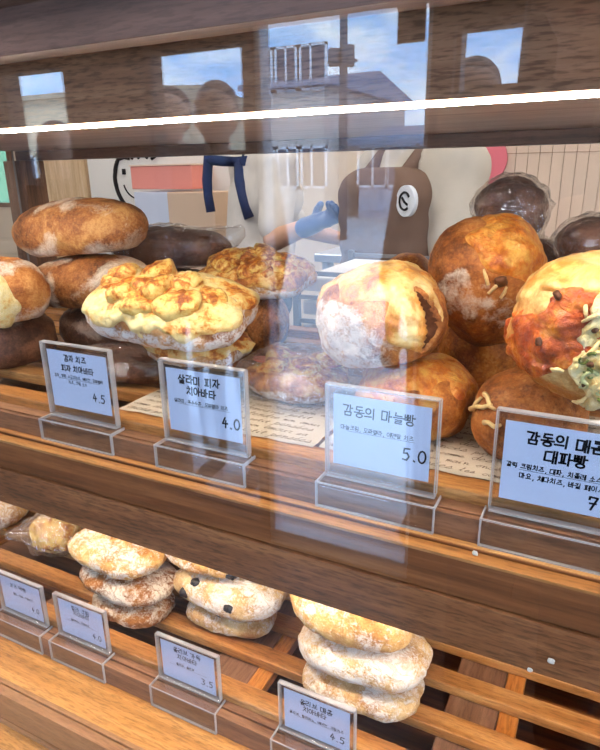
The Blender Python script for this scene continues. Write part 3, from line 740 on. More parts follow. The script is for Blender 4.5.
def person(label, foot, face, joints, mats, H=1.70, hair='short', group=None, sleeves=0.5, apron=None, lean=0.0, gloves=None, voxel=0.014, cap=None):
    """foot: floor point; face: heading in the x-y plane; joints: elbow and wrist of each arm as world points or None"""
    f = V((face[0], face[1], 0)).normalized(); l = V((-f.y, f.x, 0)); up = V((0, 0, 1)); o = V((foot[0], foot[1], 0))
    P = lambda a, b, z: o + f * a + l * b + up * z * H
    k = H / 1.70
    root = empty('person', o); tag(root, label, 'person', group)
    S = lambda p: p - o
    hip, waist, chest, neck, head = P(0, 0, .53), P(.01 + lean * .3, 0, .62), P(.02 + lean * .7, 0, .75), P(.0 + lean, 0, .845), P(.02 + lean * 1.1, 0, .935)
    body, shirt, pants = [], [], []
    # torso
    tor = [(hip + l * .075 * k, hip - l * .075 * k, .105 * k, .105 * k), (waist + l * .06 * k, waist - l * .06 * k, .10 * k, .10 * k), (hip, waist, .13 * k, .12 * k), (waist, chest, .125 * k, .13 * k),
           (chest + l * .085 * k, chest - l * .085 * k, .105 * k, .105 * k), (chest, neck - up * .05 * k, .12 * k, .08 * k)]
    sh = {}
    for sd in (1, -1):
        sh[sd] = P(.0 + lean * .95, sd * .175 * k, .815)
        tor.append((neck - up * .05 * k, sh[sd], .065 * k, .062 * k)); tor.append((chest + l * sd * .08 * k, sh[sd], .09 * k, .06 * k))
    body += tor + [(neck - up * .04 * k, head - up * .06 * k, .055 * k, .05 * k), (head + up * .025 * k, head - up * .02 * k + f * .012 * k, .088 * k, .076 * k), (head - up * .06 * k + f * .03 * k, head - up * .085 * k + f * .045 * k, .05 * k, .035 * k),
             (head + f * .085 * k, head - up * .028 * k + f * .100 * k, .010 * k, .013 * k)]
    for sd in (1, -1):
        body.append((head + l * sd * .083 * k - f * .005, head + l * sd * .087 * k - up * .03 * k, .016 * k, .012 * k))
    shirt += [(a, b, x + .012, y + .012) for a, b, x, y in tor]
    for sd in (1, -1):
        j = joints.get(sd)
        el, wr = (P(.0, sd * .23, .63), P(.06, sd * .23, .485)) if j is None else (V(j[0]), V(j[1]))
        up_arm = [(sh[sd], el, .052 * k, .040 * k)]
        d = (wr - el).normalized()
        body += up_arm + [(el, wr, .040 * k, .026 * k)]
        hc = hand_caps(wr + d * .01, d, (l * -sd + up * .2), k, .45)
        if gloves is None: body += hc
        else:
            body += hc[:2]
            blob('glove', [(S(a), S(b), x + .003, y + .003) for a, b, x, y in hc] + [(S(wr - d * .05), S(wr + d * .02), .034, .03)], gloves, root, .005, 2)
        e2 = sh[sd].lerp(el, min(1, sleeves))
        shirt.append((sh[sd], e2, .068 * k, .062 * k))
        if sleeves > 1: shirt.append((el, el.lerp(wr, sleeves - 1), .054 * k, .040 * k))
    for sd in (1, -1):
        h, kn, an = P(0, sd * .085 * k, .51), P(.02, sd * .10, .285), P(-.02, sd * .11, .05)
        body += [(h, kn, .082 * k, .056 * k), (kn, an, .055 * k, .036 * k)]
        pants += [(h, kn, .098 * k, .072 * k), (kn, an, .070 * k, .056 * k)]
        blob('shoe', [(S(P(-.05, sd * .11, .025)), S(P(.14, sd * .125, .022)), .042, .036), (S(an), S(P(-.03, sd * .11, .03)), .045, .042)], mats['shoe'], root, .012, 3)
    pants += [(hip + l * .075 * k, hip - l * .075 * k, .122 * k, .122 * k)]
    blob('body', [(S(a), S(b), x, y) for a, b, x, y in body], SKIN, root, .010, 3)
    blob('shirt', [(S(a), S(b), x, y) for a, b, x, y in shirt], mats['shirt'], root, voxel, 5)
    blob('trousers', [(S(a), S(b), x, y) for a, b, x, y in pants], mats['pants'], root, voxel, 4)
    hr = [(head + up * .045 * k - f * .02, head - f * .035 + up * .0 * k, .088 * k, .088 * k)]
    if hair == 'long':
        hr += [(head - f * .05 + l * s * .05, P(-.06 + lean, s * .07, .80), .065 * k, .055 * k) for s in (-1, 1)] + [(head - f * .06, P(-.08 + lean, 0, .79), .075 * k, .06 * k)]
    elif hair == 'bun':
        hr += [(head - f * .10 + up * .05, head - f * .115 + up * .05, .04, .04)]
    blob('hair', [(S(a), S(b), x, y) for a, b, x, y in hr], mats.get('hair', HAIR), root, .012, 4)
    for sd in (1, -1):
        blob('eye', [(S(head + f * .082 * k + l * sd * .032 * k + up * .006), S(head + f * .083 * k + l * sd * .032 * k + up * .006), .010, .010)], INK, root, .004, 1)
    bm = bmesh.new(); c = S(head - up * .055 * k + f * .083 * k)
    add_path(bm, [c - l * .024 - f * .006, c, c + l * .024 - f * .006], [.003, .005, .003], 6); bm_obj('mouth', bm, plain('lips', lin(170, 96, 88), .5), root)
    if apron:
        am, strap = apron
        ap = []
        for z in (.50, .55, .60, .65, .70, .74, .775):
            a = .115 if z < .63 else .105
            lz = lean * max(0, (z - .53) / .31)
            w = .115 if z < .66 else .105
            ap.append((P(a + lz, w, z), P(a + lz, -w, z), .075 * k, .075 * k))
        for z in (.34, .40, .46): ap.append((P(.07, .13, z), P(.07, -.13, z), .06, .06))
        blob('apron', [(S(a), S(b), x, y) for a, b, x, y in ap], am, root, voxel, 4)
        for sd in (1, -1):
            bm = bmesh.new()
            pts = [P(.135 + lean * .75, sd * .075, .735), P(.115 + lean * .9, sd * .085, .795), P(.03 + lean, sd * .085, .852), P(-.07 + lean, sd * .07, .82), P(-.125 + lean * .8, sd * .02, .75), P(-.14 + lean * .5, -sd * .07, .68), P(-.125 + lean * .3, -sd * .11, .62)]
            add_path(bm, [S(p) for p in pts], .023, 8); bm_obj('apron_strap', bm, strap, root)
    return root

cloth = lambda n, c: plain(n, c, .85, .15, 0, 25.0, .05)
SHOE = cloth('dark_shoe', lin(50, 48, 48)); JEAN = cloth('dark_trousers', lin(52, 54, 64)); BLK = cloth('black_cloth', lin(34, 34, 38))
GREYC = cloth('grey_cloth', lin(92, 86, 84)); BRNC = cloth('brown_cloth', lin(84, 62, 50)); WTEE = cloth('white_tee', lin(214, 206, 196)); CREAM = cloth('cream_tee', lin(198, 188, 172))
BLUEG = plain('blue_glove', lin(58, 92, 150), .4, .4)
NAVY = cloth('navy_apron', lin(44, 58, 96)); BRNA = cloth('brown_apron', lin(120, 96, 82))
# worker in a white tee with navy straps, blue gloved hand over the steel table
p1 = person('worker in white tee and navy apron straps reaching out a blue gloved hand', (-1.27, 2.10), (0.62, 0.78), {-1: (at(274, 240, 1.92), at(314, 224, 1.84)), 1: (V((-1.24, 2.46, 1.16)), V((-1.00, 2.52, 1.10)))},
       dict(shirt=WTEE, pants=JEAN, shoe=SHOE), 1.74, 'bun', None, .82, None, 0.05, BLUEG)
bpy.context.view_layer.update()
_sh = [c for c in p1.children if c.name.startswith('shirt')][0]
_bv = BVHTree.FromPolygons([_sh.matrix_world @ v.co for v in _sh.data.vertices], [tuple(p.vertices) for p in _sh.data.polygons])
def on_cloth(px, py):
    e = V((0, 0, EYE)); d = (at(px, py, 2.0) - e).normalized(); h = _bv.ray_cast(e, d)
    return (h[0] + h[1] * .002 if h[0] is not None else at(px, py, 2.05)) - p1.location
for pts, w in ((((209, 150), (208, 165), (207, 180), (208, 195), (211, 212)), .019), (((209, 160), (222, 161), (234, 162), (246, 161)), .019), (((247, 150), (240, 165), (240, 180), (244, 198), (250, 218)), .021)):
    bm = bmesh.new(); add_path(bm, [on_cloth(*p) for p in pts], w, 8); bm_obj('apron_strap', bm, NAVY, p1)
# worker in a brown apron bending over the table
p2 = person('worker in cream tee and brown apron with a round white badge', (-0.485, 1.70), (-0.60, -0.80), {1: (at(452, 262, 1.52), at(405, 300, 1.44)), -1: (V((-0.66, 1.72, 1.14)), V((-0.60, 1.64, 0.95)))},
       dict(shirt=CREAM, pants=BLK, shoe=SHOE), 1.72, 'bun', None, .9, (BRNA, BRNA), 0.02, BLUEG)
bm = bmesh.new(); c = at(409, 201, 1.46) - p2.location
n = V((-0.60, -0.80, 0.0)).normalized()
add_tube(bm, c, c - n * -0.012, .036, .036, 28); bm_obj('badge', bm, WHITEFR, p2)
bm = bmesh.new(); u = V((-n.y, n.x, 0)); c2 = c + n * .013
add_path(bm, [c2 + u * .020 * math.cos(R(a)) + V((0, 0, .020 * math.sin(R(a)))) for a in range(30, 330, 20)], .003, 6)
add_path(bm, [c2 - u * .010 + V((0, 0, .008)), c2 + V((0, 0, -.002)), c2 + u * .012 - V((0, 0, .008))], .003, 6)
bm_obj('badge_print', bm, INK, p2)

# customers who show as dark shapes in the reflection, and the photographer
M1 = dict(shirt=GREYC, pants=JEAN, shoe=SHOE); M2 = dict(shirt=BRNC, pants=BLK, shoe=SHOE); M3 = dict(shirt=BLK, pants=JEAN, shoe=SHOE)
person('customer in grey top reflected between the door and the small window', (-0.47, -1.40), (0.1, 1), {}, M1, 1.72, 'short', None, .9)
person('tall customer in brown top reflected beside the glass door', (-1.50, -1.45), (0.2, 1), {}, M2, 1.73, 'short', None, 1.6)
person('customer in black top reflected behind the tall customer', (-2.12, -1.97), (0.2, 1), {}, M3, 1.80, 'short', None, 1.6)
person('customer with long hair reflected near the corner post', (-2.34, -1.38), (0.5, 1), {}, M2, 1.62, 'long', None, 1.6)
person('photographer in black top with long hair holding up a phone', (-0.075, -0.46), (0.02, 1), {1: (V((-0.33, -0.32, 1.22)), V((-0.085, -0.13, 1.33))), -1: (V((0.17, -0.30, 1.18)), V((0.085, -0.13, 1.33)))}, M3, 1.80, 'long', None, 1.85)
ph = board('phone', -0.038, 0.038, -0.032, -0.024, -0.075, 0.075, BLK, None, .003); tag(ph, 'black phone held up in front of the photographer', 'phone')
# ------------------------------------------------------------ bread
_ICO = {}
def ico(sub):
    if sub not in _ICO:
        bm = bmesh.new(); bmesh.ops.create_icosphere(bm, subdivisions=sub, radius=1.0)
        bm.verts.ensure_lookup_table()
        _ICO[sub] = ([v.co.normalized() for v in bm.verts], [tuple(v.index for v in f.verts) for f in bm.faces]); bm.free()
    return _ICO[sub]
def nz(p, f, s): return noise.noise(V((p.x * f + s * 7.31, p.y * f - s * 3.17, p.z * f + s * 5.77)))
def fbm(p, f, s, o=4):
    a, t = 1.0, 0.0
    for i in range(o): t += a * nz(p, f, s + i * 1.7); f *= 2.05; a *= .52
    return t
def smooth(a, b, x):
    t = max(0.0, min(1.0, (x - a) / (b - a))); return t * t * (3 - 2 * t)

def shape(a, b, c, n=2.4, nzp=2.2, seed=1, lump=.07, lf=1.6, fine=.02, flat=.72, sub=5, warp=None):
    """a loaf's surface points: half sizes a, b, c"""
    dirs, faces = ico(sub); pts = []
    for d in dirs:
        e = (abs(d.x / a) ** n + abs(d.y / b) ** n) ** (nzp / n) + abs(d.z / c) ** nzp
        r = e ** (-1.0 / nzp)
        r *= 1 + lump * nz(d, lf, seed) + lump * .5 * nz(d, lf * 2.3, seed + 9) + fine * fbm(d, 7.0, seed + 4, 3)
        p = d * r
        if p.z < -c * flat: p.z = -c * flat + (p.z + c * flat) * .12
        if warp: p = warp(p, d)
        pts.append(p)
    return pts, dirs, faces

def surf(name, pts, faces, mat, parent=None, flour=None, bake=None, dirs=None, loc=(0, 0, 0), rot=(0, 0, 0), flat=False):
    me = bpy.data.meshes.new(name)
    me.from_pydata([tuple(p) for p in pts], [], faces)
    if not flat:
        me.polygons.foreach_set('use_smooth', [True] * len(faces))
    for nm, fn in (('flour', flour), ('bake', bake)):
        at_ = me.attributes.new(nm, 'FLOAT', 'POINT')
        if fn is not None: at_.data.foreach_set('value', [float(fn(p, d) if callable(fn) else fn) for p, d in zip(pts, dirs or pts)])
    me.update()
    return link_mesh(name, me, mat, parent, loc, rot)

def normals(pts, faces):
    N = [V((0, 0, 0)) for _ in pts]
    for f in faces:
        n = (pts[f[1]] - pts[f[0]]).cross(pts[f[2]] - pts[f[0]])
        for i in f: N[i] += n
    return [n.normalized() for n in N]

def layer(name, S, thick, mat, parent, bake=None, cut=-.0006):
    """a topping lying on a loaf: thick(p, d, n) is how far it stands above the crust, negative where there is none"""
    pts, dirs, faces = S; N = normals(pts, faces)
    th = [thick(p, d, n) for p, d, n in zip(pts, dirs, N)]
    idx = {}; np_, nd, nf = [], [], []
    for f in faces:
        if max(th[i] for i in f) > cut:
            g = []
            for i in f:
                if i not in idx:
                    idx[i] = len(np_); np_.append(pts[i] + N[i] * max(th[i], -.0022)); nd.append(dirs[i])
                g.append(idx[i])
            nf.append(tuple(g))
    return surf(name, np_, nf, mat, parent, None, bake, nd)

def chunk_mesh(a, b, c, seed, lump=.22, sub=3, n=3.0):
    return shape(a, b, c, n, n, seed, lump, 1.8, .05, 1.2, sub)

def on_surface(S, d, off=0.0):
    """point and normal of the loaf nearest a direction"""
    pts, dirs, faces = S; d = V(d).normalized()
    i = max(range(len(dirs)), key=lambda k: dirs[k].dot(d))
    n = (pts[i] - V((0, 0, 0))).normalized()
    return pts[i] + n * off, n

PLACED = []
def world_pts(o):
    out = []
    bpy.context.view_layer.update()
    for q in [o] + list(o.children_recursive):
        if q.type == 'MESH':
            mw = q.matrix_world; out.append(([mw @ v.co for v in q.data.vertices], [tuple(p.vertices) for p in q.data.polygons]))
    return out
def settle(o, shelf, on=(), gap=.0006, sink=0.0):
    """lower a loaf onto the shelf or onto the loaves under it"""
    W = world_pts(o); pts = [p for w in W for p in w[0]]
    drop = min(p.z for p in pts) - (shelf + EYE)
    LIFT = V((0, 0, 1.0))
    if on:
        vs, fs = [], []
        for w in W:
            b = len(vs); vs += [p + LIFT for p in w[0]]; fs += [tuple(i + b for i in f) for f in w[1]]
        mine = BVHTree.FromPolygons(vs, fs)
        for s in on:
            for sp_, sf in world_pts(s):
                tree = BVHTree.FromPolygons(sp_, sf)
                for p in vs[::2]:
                    h = tree.ray_cast(p, V((0, 0, -1)))
                    if h[0] is not None: drop = min(drop, h[3] - 1.0)
                for p in sp_[::2]:
                    h = mine.ray_cast(p, V((0, 0, 1)))
                    if h[0] is not None: drop = min(drop, h[3] - 1.0)
    o.location.z -= drop - gap + sink
    bpy.context.view_layer.update()

# crusts
C_CIAB = crust('brown_ciabatta_crust', lin(92, 50, 24), lin(168, 104, 52), lin(206, 150, 84), lin(232, 214, 188), 60, 2.6, 20, .5, .6, lin(228, 182, 116))
C_DARK = crust('dark_rye_crust', lin(56, 32, 21), lin(100, 62, 42), lin(138, 92, 64), lin(184, 156, 132), 60, 2.4, 24, .5, .55)
C_BOULE = crust('boule_crust', lin(110, 58, 22), lin(176, 106, 48), lin(212, 150, 84), lin(228, 214, 194), 80, 3.4, 24, .6, .58, lin(226, 172, 104))
C_GOLD = crust('golden_garlic_crust', lin(128, 64, 18), lin(196, 118, 44), lin(224, 164, 82), lin(240, 226, 200), 70, 5.0, 20, .5, .5, lin(232, 186, 112))
C_PALE = crust('pale_floury_crust', lin(178, 118, 56), lin(222, 172, 102), lin(240, 208, 146), lin(244, 238, 226), 100, 6.0, 22, .9, .7, None, .3, .8)
C_BROWNF = crust('brown_floury_crust', lin(118, 66, 26), lin(172, 108, 52), lin(214, 152, 88), lin(242, 230, 208), 110, 6.0, 22, .9, .7, None, .3, .6)
C_OLIVE = crust('olive_floury_crust', lin(184, 132, 78), lin(222, 182, 124), lin(236, 208, 158), lin(244, 238, 228), 95, 6.0, 22, .9, .7, None, .3, .6)
C_PIZZA = crust('flatbread_crust', lin(150, 88, 40), lin(206, 150, 92), lin(230, 190, 136), lin(244, 240, 232), 70, 6.0, 18, .5, .65)
C_SPICY = crust('spicy_bread_crust', lin(196, 128, 62), lin(232, 184, 112), lin(246, 216, 158), lin(248, 238, 216), 60, 5.0, 18, .45, .5)
# toppings
T_POT = cheese('baked_cheese', [(.38, lin(248, 222, 154)), (.54, lin(244, 202, 118)), (.62, lin(226, 146, 56)), (.71, lin(180, 92, 28)), (.88, lin(118, 54, 16))], 34, .38, .6, .12)
T_CHUNK = cheese('roast_potato', [(.38, lin(242, 212, 130)), (.54, lin(234, 188, 96)), (.62, lin(212, 132, 48)), (.74, lin(152, 76, 22))], 50, .45, .5, .05)
T_BROWN = cheese('browned_topping', [(.30, lin(244, 208, 128)), (.45, lin(226, 160, 72)), (.60, lin(190, 108, 38)), (.76, lin(136, 66, 22)), (.92, lin(80, 38, 14))], 55, .42, .8, .1)
T_MELT = cheese('melted_pale_cheese', [(.26, lin(240, 214, 152)), (.46, lin(228, 186, 112)), (.60, lin(210, 142, 62)), (.76, lin(168, 92, 32))], 26, .32, .35, .2)
T_ORANGE = cheese('browned_orange_cheese', [(.25, lin(236, 176, 82)), (.48, lin(216, 124, 36)), (.66, lin(178, 82, 18)), (.85, lin(116, 48, 12))], 50, .35, .8, .2)
T_SAUCE = cheese('red_orange_sauce', [(.25, lin(226, 136, 50)), (.42, lin(206, 96, 30)), (.60, lin(166, 62, 18)), (.80, lin(100, 38, 14))], 48, .28, .9, .3)
T_CREAM = cheese('cream_cheese', [(.25, lin(252, 236, 186)), (.55, lin(246, 218, 146)), (.72, lin(236, 176, 84)), (.88, lin(204, 120, 44))], 60, .38, .9, .15)
M_LEEK = plain('green_leek', lin(112, 120, 50), .4, .4, 0, 120, .2)
M_LEEKP = plain('pale_leek', lin(206, 204, 142), .4, .4, 0, 120, .1)
M_SHRED = plain('cheese_shred', lin(240, 206, 142), .4, .4, 0, 200, .08)
M_CHAR = plain('charred_flake', lin(104, 58, 26), .5, .4, 0, 160, .2)
M_SALAMI = plain('salami', lin(206, 104, 84), .45, .4, 0, 160, .15)
M_OLIVE = plain('black_olive', lin(40, 34, 36), .35, .5, 0, 200, .1)
M_CRUMB = plain('bread_cavity', lin(112, 66, 42), .8, .1, 0, 160, .25)

def shift(o, off):
    o.location = V(o.location) + V(off)

GU, GL_ = 'brown loaves stacked at the case end', None
def loaf(name, label, cat, c, half, mat, rz=0, rx=0, ry=0, seed=1, flour=None, bake=None, group=None, **kw):
    S = shape(*half, seed=seed, **kw)
    o = surf(name, S[0], S[2], mat, None, flour, bake, S[1], c, (R(rx), R(ry), R(rz)))
    tag(o, label, cat, group)
    return o, S

# --- left stack on the upper shelf
def patch(f, seed, lo=-.1, hi=.45): return lambda p, d: .25 + .55 * smooth(lo, hi, nz(d, f, seed))
dark, S = loaf('rye_loaf', 'dark brown rye loaf at the bottom of the pile by the corner post', 'bread', at(0, 345, .575), (.088, .062, .042), C_DARK, -8, seed=3, n=3, nzp=3, flour=patch(1.5, 2, .1, .6), lump=.05)
settle(dark, ZS)
third, S = loaf('ciabatta_loaf', 'dusty dark ciabatta lying under the two stacked brown ciabattas', 'bread', at(112, 325, .69), (.082, .055, .040), C_DARK, 4, seed=5, n=2.8, flour=patch(1.8, 4, -.1, .5))
settle(third, ZS)
mid_, S = loaf('ciabatta_loaf', 'middle brown ciabatta with a white flour patch under the topmost loaf', 'bread', at(90, 277, .66), (.104, .056, .042), C_CIAB, 3, ry=-3, seed=8, n=2.6, flour=patch(1.7, 12, -.1, .5), bake=lambda p, d: .02 + .05 * nz(d, 2, 3), lump=.06)
settle(mid_, ZS, [third, dark])
top, S = loaf('ciabatta_loaf', 'topmost golden brown ciabatta dusted with flour above the brown loaf pile', 'bread', at(78, 230, .665), (.113, .058, .044), C_CIAB, 2, ry=-5, seed=11, n=2.5, flour=patch(1.6, 21, -.15, .45), bake=lambda p, d: .04 * nz(d, 2, 9) + .16 * smooth(.55, 1.0, d.z) * smooth(-.3, .6, nz(d, 2.5, 14)), lump=.07)
settle(top, ZS, [mid_, third])
# cut filled bread, on the dark loaf
cut, S = loaf('filled_bread', 'flour dusted bread with yellow cheese filling showing at its cut face, beside the corner post', 'bread', at(5, 290, .545), (.062, .050, .046), C_BOULE, -10, seed=14, n=2.3, flour=patch(1.5, 3, -.4, .3), lump=.06)
th = lambda p, d, n: .0030 * smooth(.25, .5, d.dot(V((-.25, -.93, .10)).normalized()) * 1.0 - .42 + .22 * nz(d, 2.4, 31)) * 2 - .0024
layer('cheese_filling', S, lambda p, d, n: -.0024 + .009 * smooth(.66, .82, d.dot(V((.50, -.86, -.06)).normalized()) + .10 * nz(d, 3, 31)), T_CREAM, cut, 0.0)
for i, dv in enumerate(((.45, -.88, .2), (.55, -.83, .0), (.35, -.93, -.2), (.62, -.78, .1), (.5, -.8, -.25))):
    q, n = on_surface(S, dv, .002); c = chunk_mesh(.011, .009, .010, 40 + i)
    surf('potato_chunk', c[0], c[2], T_CHUNK, cut, None, 0.0, c[1], q)
settle(cut, ZS, [dark])

# --- potato cheese flatbreads
def flatbread(label, c, half, rz, seed, mat=T_POT, chunks=12, ry=0, rx=0, group=None, drip=1.0, sub=6, cmat=T_CHUNK, bakes=0.0, name='cheese_flatbread'):
    o, S = loaf(name, label, 'bread', c, half, C_PIZZA, rz, rx, ry, seed, flour=lambda p, d: .62 - .5 * smooth(-.05, .3, d.z), group=group, n=2.7, nzp=2.4, lump=.09, lf=1.8, sub=sub)
    a = half[2]
    def th(p, d, n):
        edge = p.z / a - .12 - .42 * nz(d, 2.4, seed + 3) * drip - .2 * nz(d, 6, seed + 6)
        t = -.0024 + .0062 * smooth(-.12, .18, edge)
        if edge > 0: t += (.0045 * max(0, fbm(d, 3.6, seed + 8, 3)) + .0016 * fbm(d, 11, seed + 9, 3)) * smooth(0, .3, edge)
        return t
    layer('melted_cheese', S, th, mat, o, lambda p, d: bakes + .26 * nz(d, 3.2, seed + 12) + .06 * smooth(.2, .9, d.z))
    rg = random.Random(seed)
    for i in range(chunks):
        t = rg.uniform(0, 6.28); r = math.sqrt(rg.uniform(.02, .8))
        q = V((math.cos(t) * r * half[0] * .85, math.sin(t) * r * half[1] * .85, 0))
        best = min((k for k in range(0, len(S[0]), 3) if S[0][k].z > 0), key=lambda k: (S[0][k].x - q.x) ** 2 + (S[0][k].y - q.y) ** 2)
        s = rg.uniform(.010, .019)
        c_ = chunk_mesh(s * 1.35, s * .95, s * .62, seed * 50 + i)
        z = S[0][best].z + .0035 + rg.uniform(-.002, .002)
        surf('potato_chunk', c_[0], c_[2], cmat, o, None, lambda p, d: bakes + .04 + .13 * d.z, c_[1], (q.x, q.y, z), (rg.uniform(-.4, .4), rg.uniform(-.4, .4), rg.uniform(0, 3)))
    return o, S
bag1, S = loaf('wrapped_loaf', 'dark brown loaf in a clear bag under the potato cheese flatbreads', 'bread', at(122, 365, .585), (.092, .048, .019), C_DARK, 4, seed=22, n=2.8, flour=.1, sub=5)
def wrapper(o, S, seed, gap=.003, amp=.008, tail=None, tl=.05, low=None, mat=FILM, ztop=None):
    """crinkled clear bag round a loaf"""
    half = [max(abs(p[k]) for p in S[0]) for k in range(3)]
    dirs, faces = ico(4); src = [p for p in S[0]]
    sd = S[1]; pts = []
    # nearest loaf point by direction
    from mathutils.kdtree import KDTree
    kd = KDTree(len(sd))
    for i, d in enumerate(sd): kd.insert(d, i)
    kd.balance()
    zmin = min(p.z for p in src)
    for d in dirs:
        i = kd.find(d)[1]; p = src[i].copy()
        a = abs(nz(d, 3.0, seed)) + .6 * abs(nz(d, 6.5, seed + 3)) + .35 * abs(nz(d, 13, seed + 5))
        p += d * (gap + amp * a)
        if tail is not None:
            t = d.dot(tail)
            if t > .72:
                k = (t - .72) / .28
                p = p.lerp(tail * (p.dot(tail)), k * .55) + tail * tl * k ** 1.5 + V((nz(d, 9, seed), nz(d, 9, seed + 1), nz(d, 9, seed + 2))) * .008 * k
        p.z = max(p.z, zmin - .001)
        pts.append(p)
    return surf('clear_bag', pts, faces, mat, o, None, None, dirs, flat=True)
wrapper(bag1, S, 3, .002, .005, V((1, -.2, .1)).normalized(), .03)
settle(bag1, ZS)
pz2, S = flatbread('lower potato cheese flatbread poking out beneath the big one', at(198, 330, .604), (.063, .048, .017), 6, 33, chunks=7, sub=5, bakes=.02)
settle(pz2, ZS, [bag1])
pz1, S = flatbread('big golden potato and cheese flatbread nearest the glass, on top of its pile', at(169, 306, .560), (.102, .060, .033), 6, 31, chunks=13, ry=3, rx=15, bakes=-.03)
settle(pz1, ZS, [bag1, pz2])

# --- rear left: dark loaf in a bag and the browned flatbreads
rear, S = loaf('wrapped_loaf', 'dark loaf in a clear bag lying behind the potato cheese flatbread', 'bread', at(172, 250, .81), (.098, .050, .034), C_DARK, 18, seed=41, n=2.6, flour=.2)
wrapper(rear, S, 8, .003, .006, V((1, .1, .3)).normalized(), .03)
base2, S = loaf('ciabatta_loaf', 'brown ciabatta at the back under the bagged dark loaf', 'bread', at(176, 300, .81), (.100, .052, .062), C_DARK, 10, seed=43, n=2.8, flour=.15)
settle(base2, ZS); settle(rear, ZS, [base2])
pr2, S = loaf('ciabatta_loaf', 'brown ciabatta beneath the browned potato flatbread at the back', 'bread', at(254, 298, .770), (.050, .050, .050), C_CIAB, 8, seed=45, n=2.8, flour=.15, bake=.12)
settle(pr2, ZS)
pr1, S = flatbread('well browned potato flatbread at the back of the shelf', at(257, 266, .765), (.086, .055, .024), 4, 47, T_BROWN, 16, rx=10, cmat=T_CHUNK, bakes=.0, sub=5)
settle(pr1, ZS, [pr2])

# --- salami flatbread in a bag at the front
sal, S = flatbread('salami flatbread in a clear crinkled bag behind the 4.0 card', at(297, 378, .622), (.062, .054, .017), -8, 52, T_BROWN, 9, cmat=T_CHUNK, bakes=.0, sub=5, name='bagged_flatbread')
for i, (x, y) in enumerate(((-.02, .012), (.022, -.01), (.035, .025), (-.04, -.012))):
    bm = bmesh.new(); add_tube(bm, (0, 0, -.001), (0, 0, .0015), .014, .0135, 20)
    bm_obj('salami_slice', bm, M_SALAMI, sal, (x, y, .0225), (R(8 * (-1) ** i), R(6), 0))
dirs, faces = ico(5); pts = []
for d in dirs:
    e = (abs(d.x / .080) ** 3 + abs(d.y / .072) ** 3) ** (2 / 3) + abs(d.z / .046) ** 2
    p = d * e ** -.5
    w = abs(nz(p, 24, 2)) * .016 + abs(nz(p, 55, 3)) * .007
    p.z = p.z * (1 - .35 * smooth(.5, 1.0, abs(p.x) / .088)) - (w if d.z > 0 else 0)
    p.z = max(p.z, -.0140)
    if p.z > 0: p.z = max(p.z, .0)
    p.x *= 1 + .04 * nz(d, 5, 7)
    pts.append(p)
surf('clear_bag', pts, faces, FILM, sal, None, None, dirs, flat=True)
settle(sal, ZS)

# --- garlic breads
gu, S = loaf('garlic_bread', 'golden garlic bread at the bottom between the two big round garlic breads', 'bread', at(414, 390, .578), (.060, .058, .042), C_GOLD, 12, seed=61, n=2.3, flour=.1, lump=.08, bake=lambda p, d: .18 * nz(d, 2.2, 4))
layer('melted_cheese', S, lambda p, d, n: -.0024 + .0055 * smooth(.0, .25, d.z - .25 + .6 * nz(d, 2.2, 62)), T_ORANGE, gu, lambda p, d: -.10 + .2 * nz(d, 4, 8))
settle(gu, ZS)
ru, S = loaf('garlic_bread', 'round brown bread with pale cheese threads half hidden behind the 7 card', 'bread', at(531, 400, .562), (.050, .052, .046), C_BOULE, 0, seed=63, n=2.2, flour=.25, bake=.02)
for i, (dv, L, yaw) in enumerate((((-.72, -.66, .35), .030, .5), ((-.60, -.72, .50), .022, -.4), ((-.8, -.5, .3), .016, 1.2), ((-.45, -.86, .15), .018, .2))):
    q, n = on_surface(S, dv, .001); t = n.cross(V((0, 0, 1))).normalized(); s = n.cross(t)
    e = t * math.cos(yaw) + s * math.sin(yaw)
    bm = bmesh.new(); add_path(bm, [q - e * L / 2, q - e * L * .2 + n * .002 + s * .002, q + e * L * .2 + n * .001 - s * .001, q + e * L / 2], [.0014, .0022, .0020, .0026], 7)
    bm_obj('cheese_shred', bm, M_SHRED, ru)
settle(ru, ZS)
def slit(d):
    u = d.x * .55 + d.y * .835 - .05 + .35 * d.z * d.z; v = d.z + .04
    if d.x < .2: return -1
    return 1 - math.hypot(u / .20, v / .46) + .30 * nz(d, 4.5, 13)
def g2warp(p, d):
    k = 1 + .17 * p.z / .066
    return V((p.x * k, p.y * k, p.z))
def g1warp(p, d):
    p = p * (1 - .42 * smooth(.0, .55, slit(d)))                       # open slit on the right side
    return p
g1, S = loaf('garlic_bread', 'round floury garlic bread with melted cheese draping over its open slit', 'bread', at(381, 316, .565), (.064, .060, .052), C_BOULE, 8, seed=66, ry=-10, n=2.2, lump=.06, sub=6, warp=g1warp,
    flour=lambda p, d: .12 + .62 * smooth(.30, .85, d.dot(V((-.62, -.72, -.30)).normalized()) + .25 * nz(d, 2.4, 5)), bake=lambda p, d: .03 + .1 * nz(d, 2.4, 7))
def g1th(p, d, n):
    e = d.z - .30 - .30 * nz(d, 2.6, 67) - .55 * smooth(.1, .8, -d.x) * smooth(0, .6, -d.y) + .0
    e += .85 * smooth(.86, .97, d.dot(V((.60, -.78, -.05)).normalized())) + .5 * smooth(-.9, -.2, slit(d)) - 2.4 * smooth(-.06, .10, slit(d))
    return -.0024 + (.0046 + .003 * max(0, fbm(d, 4, 69, 3))) * smooth(-.05, .22, e)
layer('melted_cheese', S, g1th, T_MELT, g1, lambda p, d: .02 + .22 * nz(d, 2.6, 68))
layer('bread_cavity', S, lambda p, d, n: -.0024 + .004 * smooth(.02, .2, slit(d)), M_CRUMB, g1)
settle(g1, ZS, [gu])
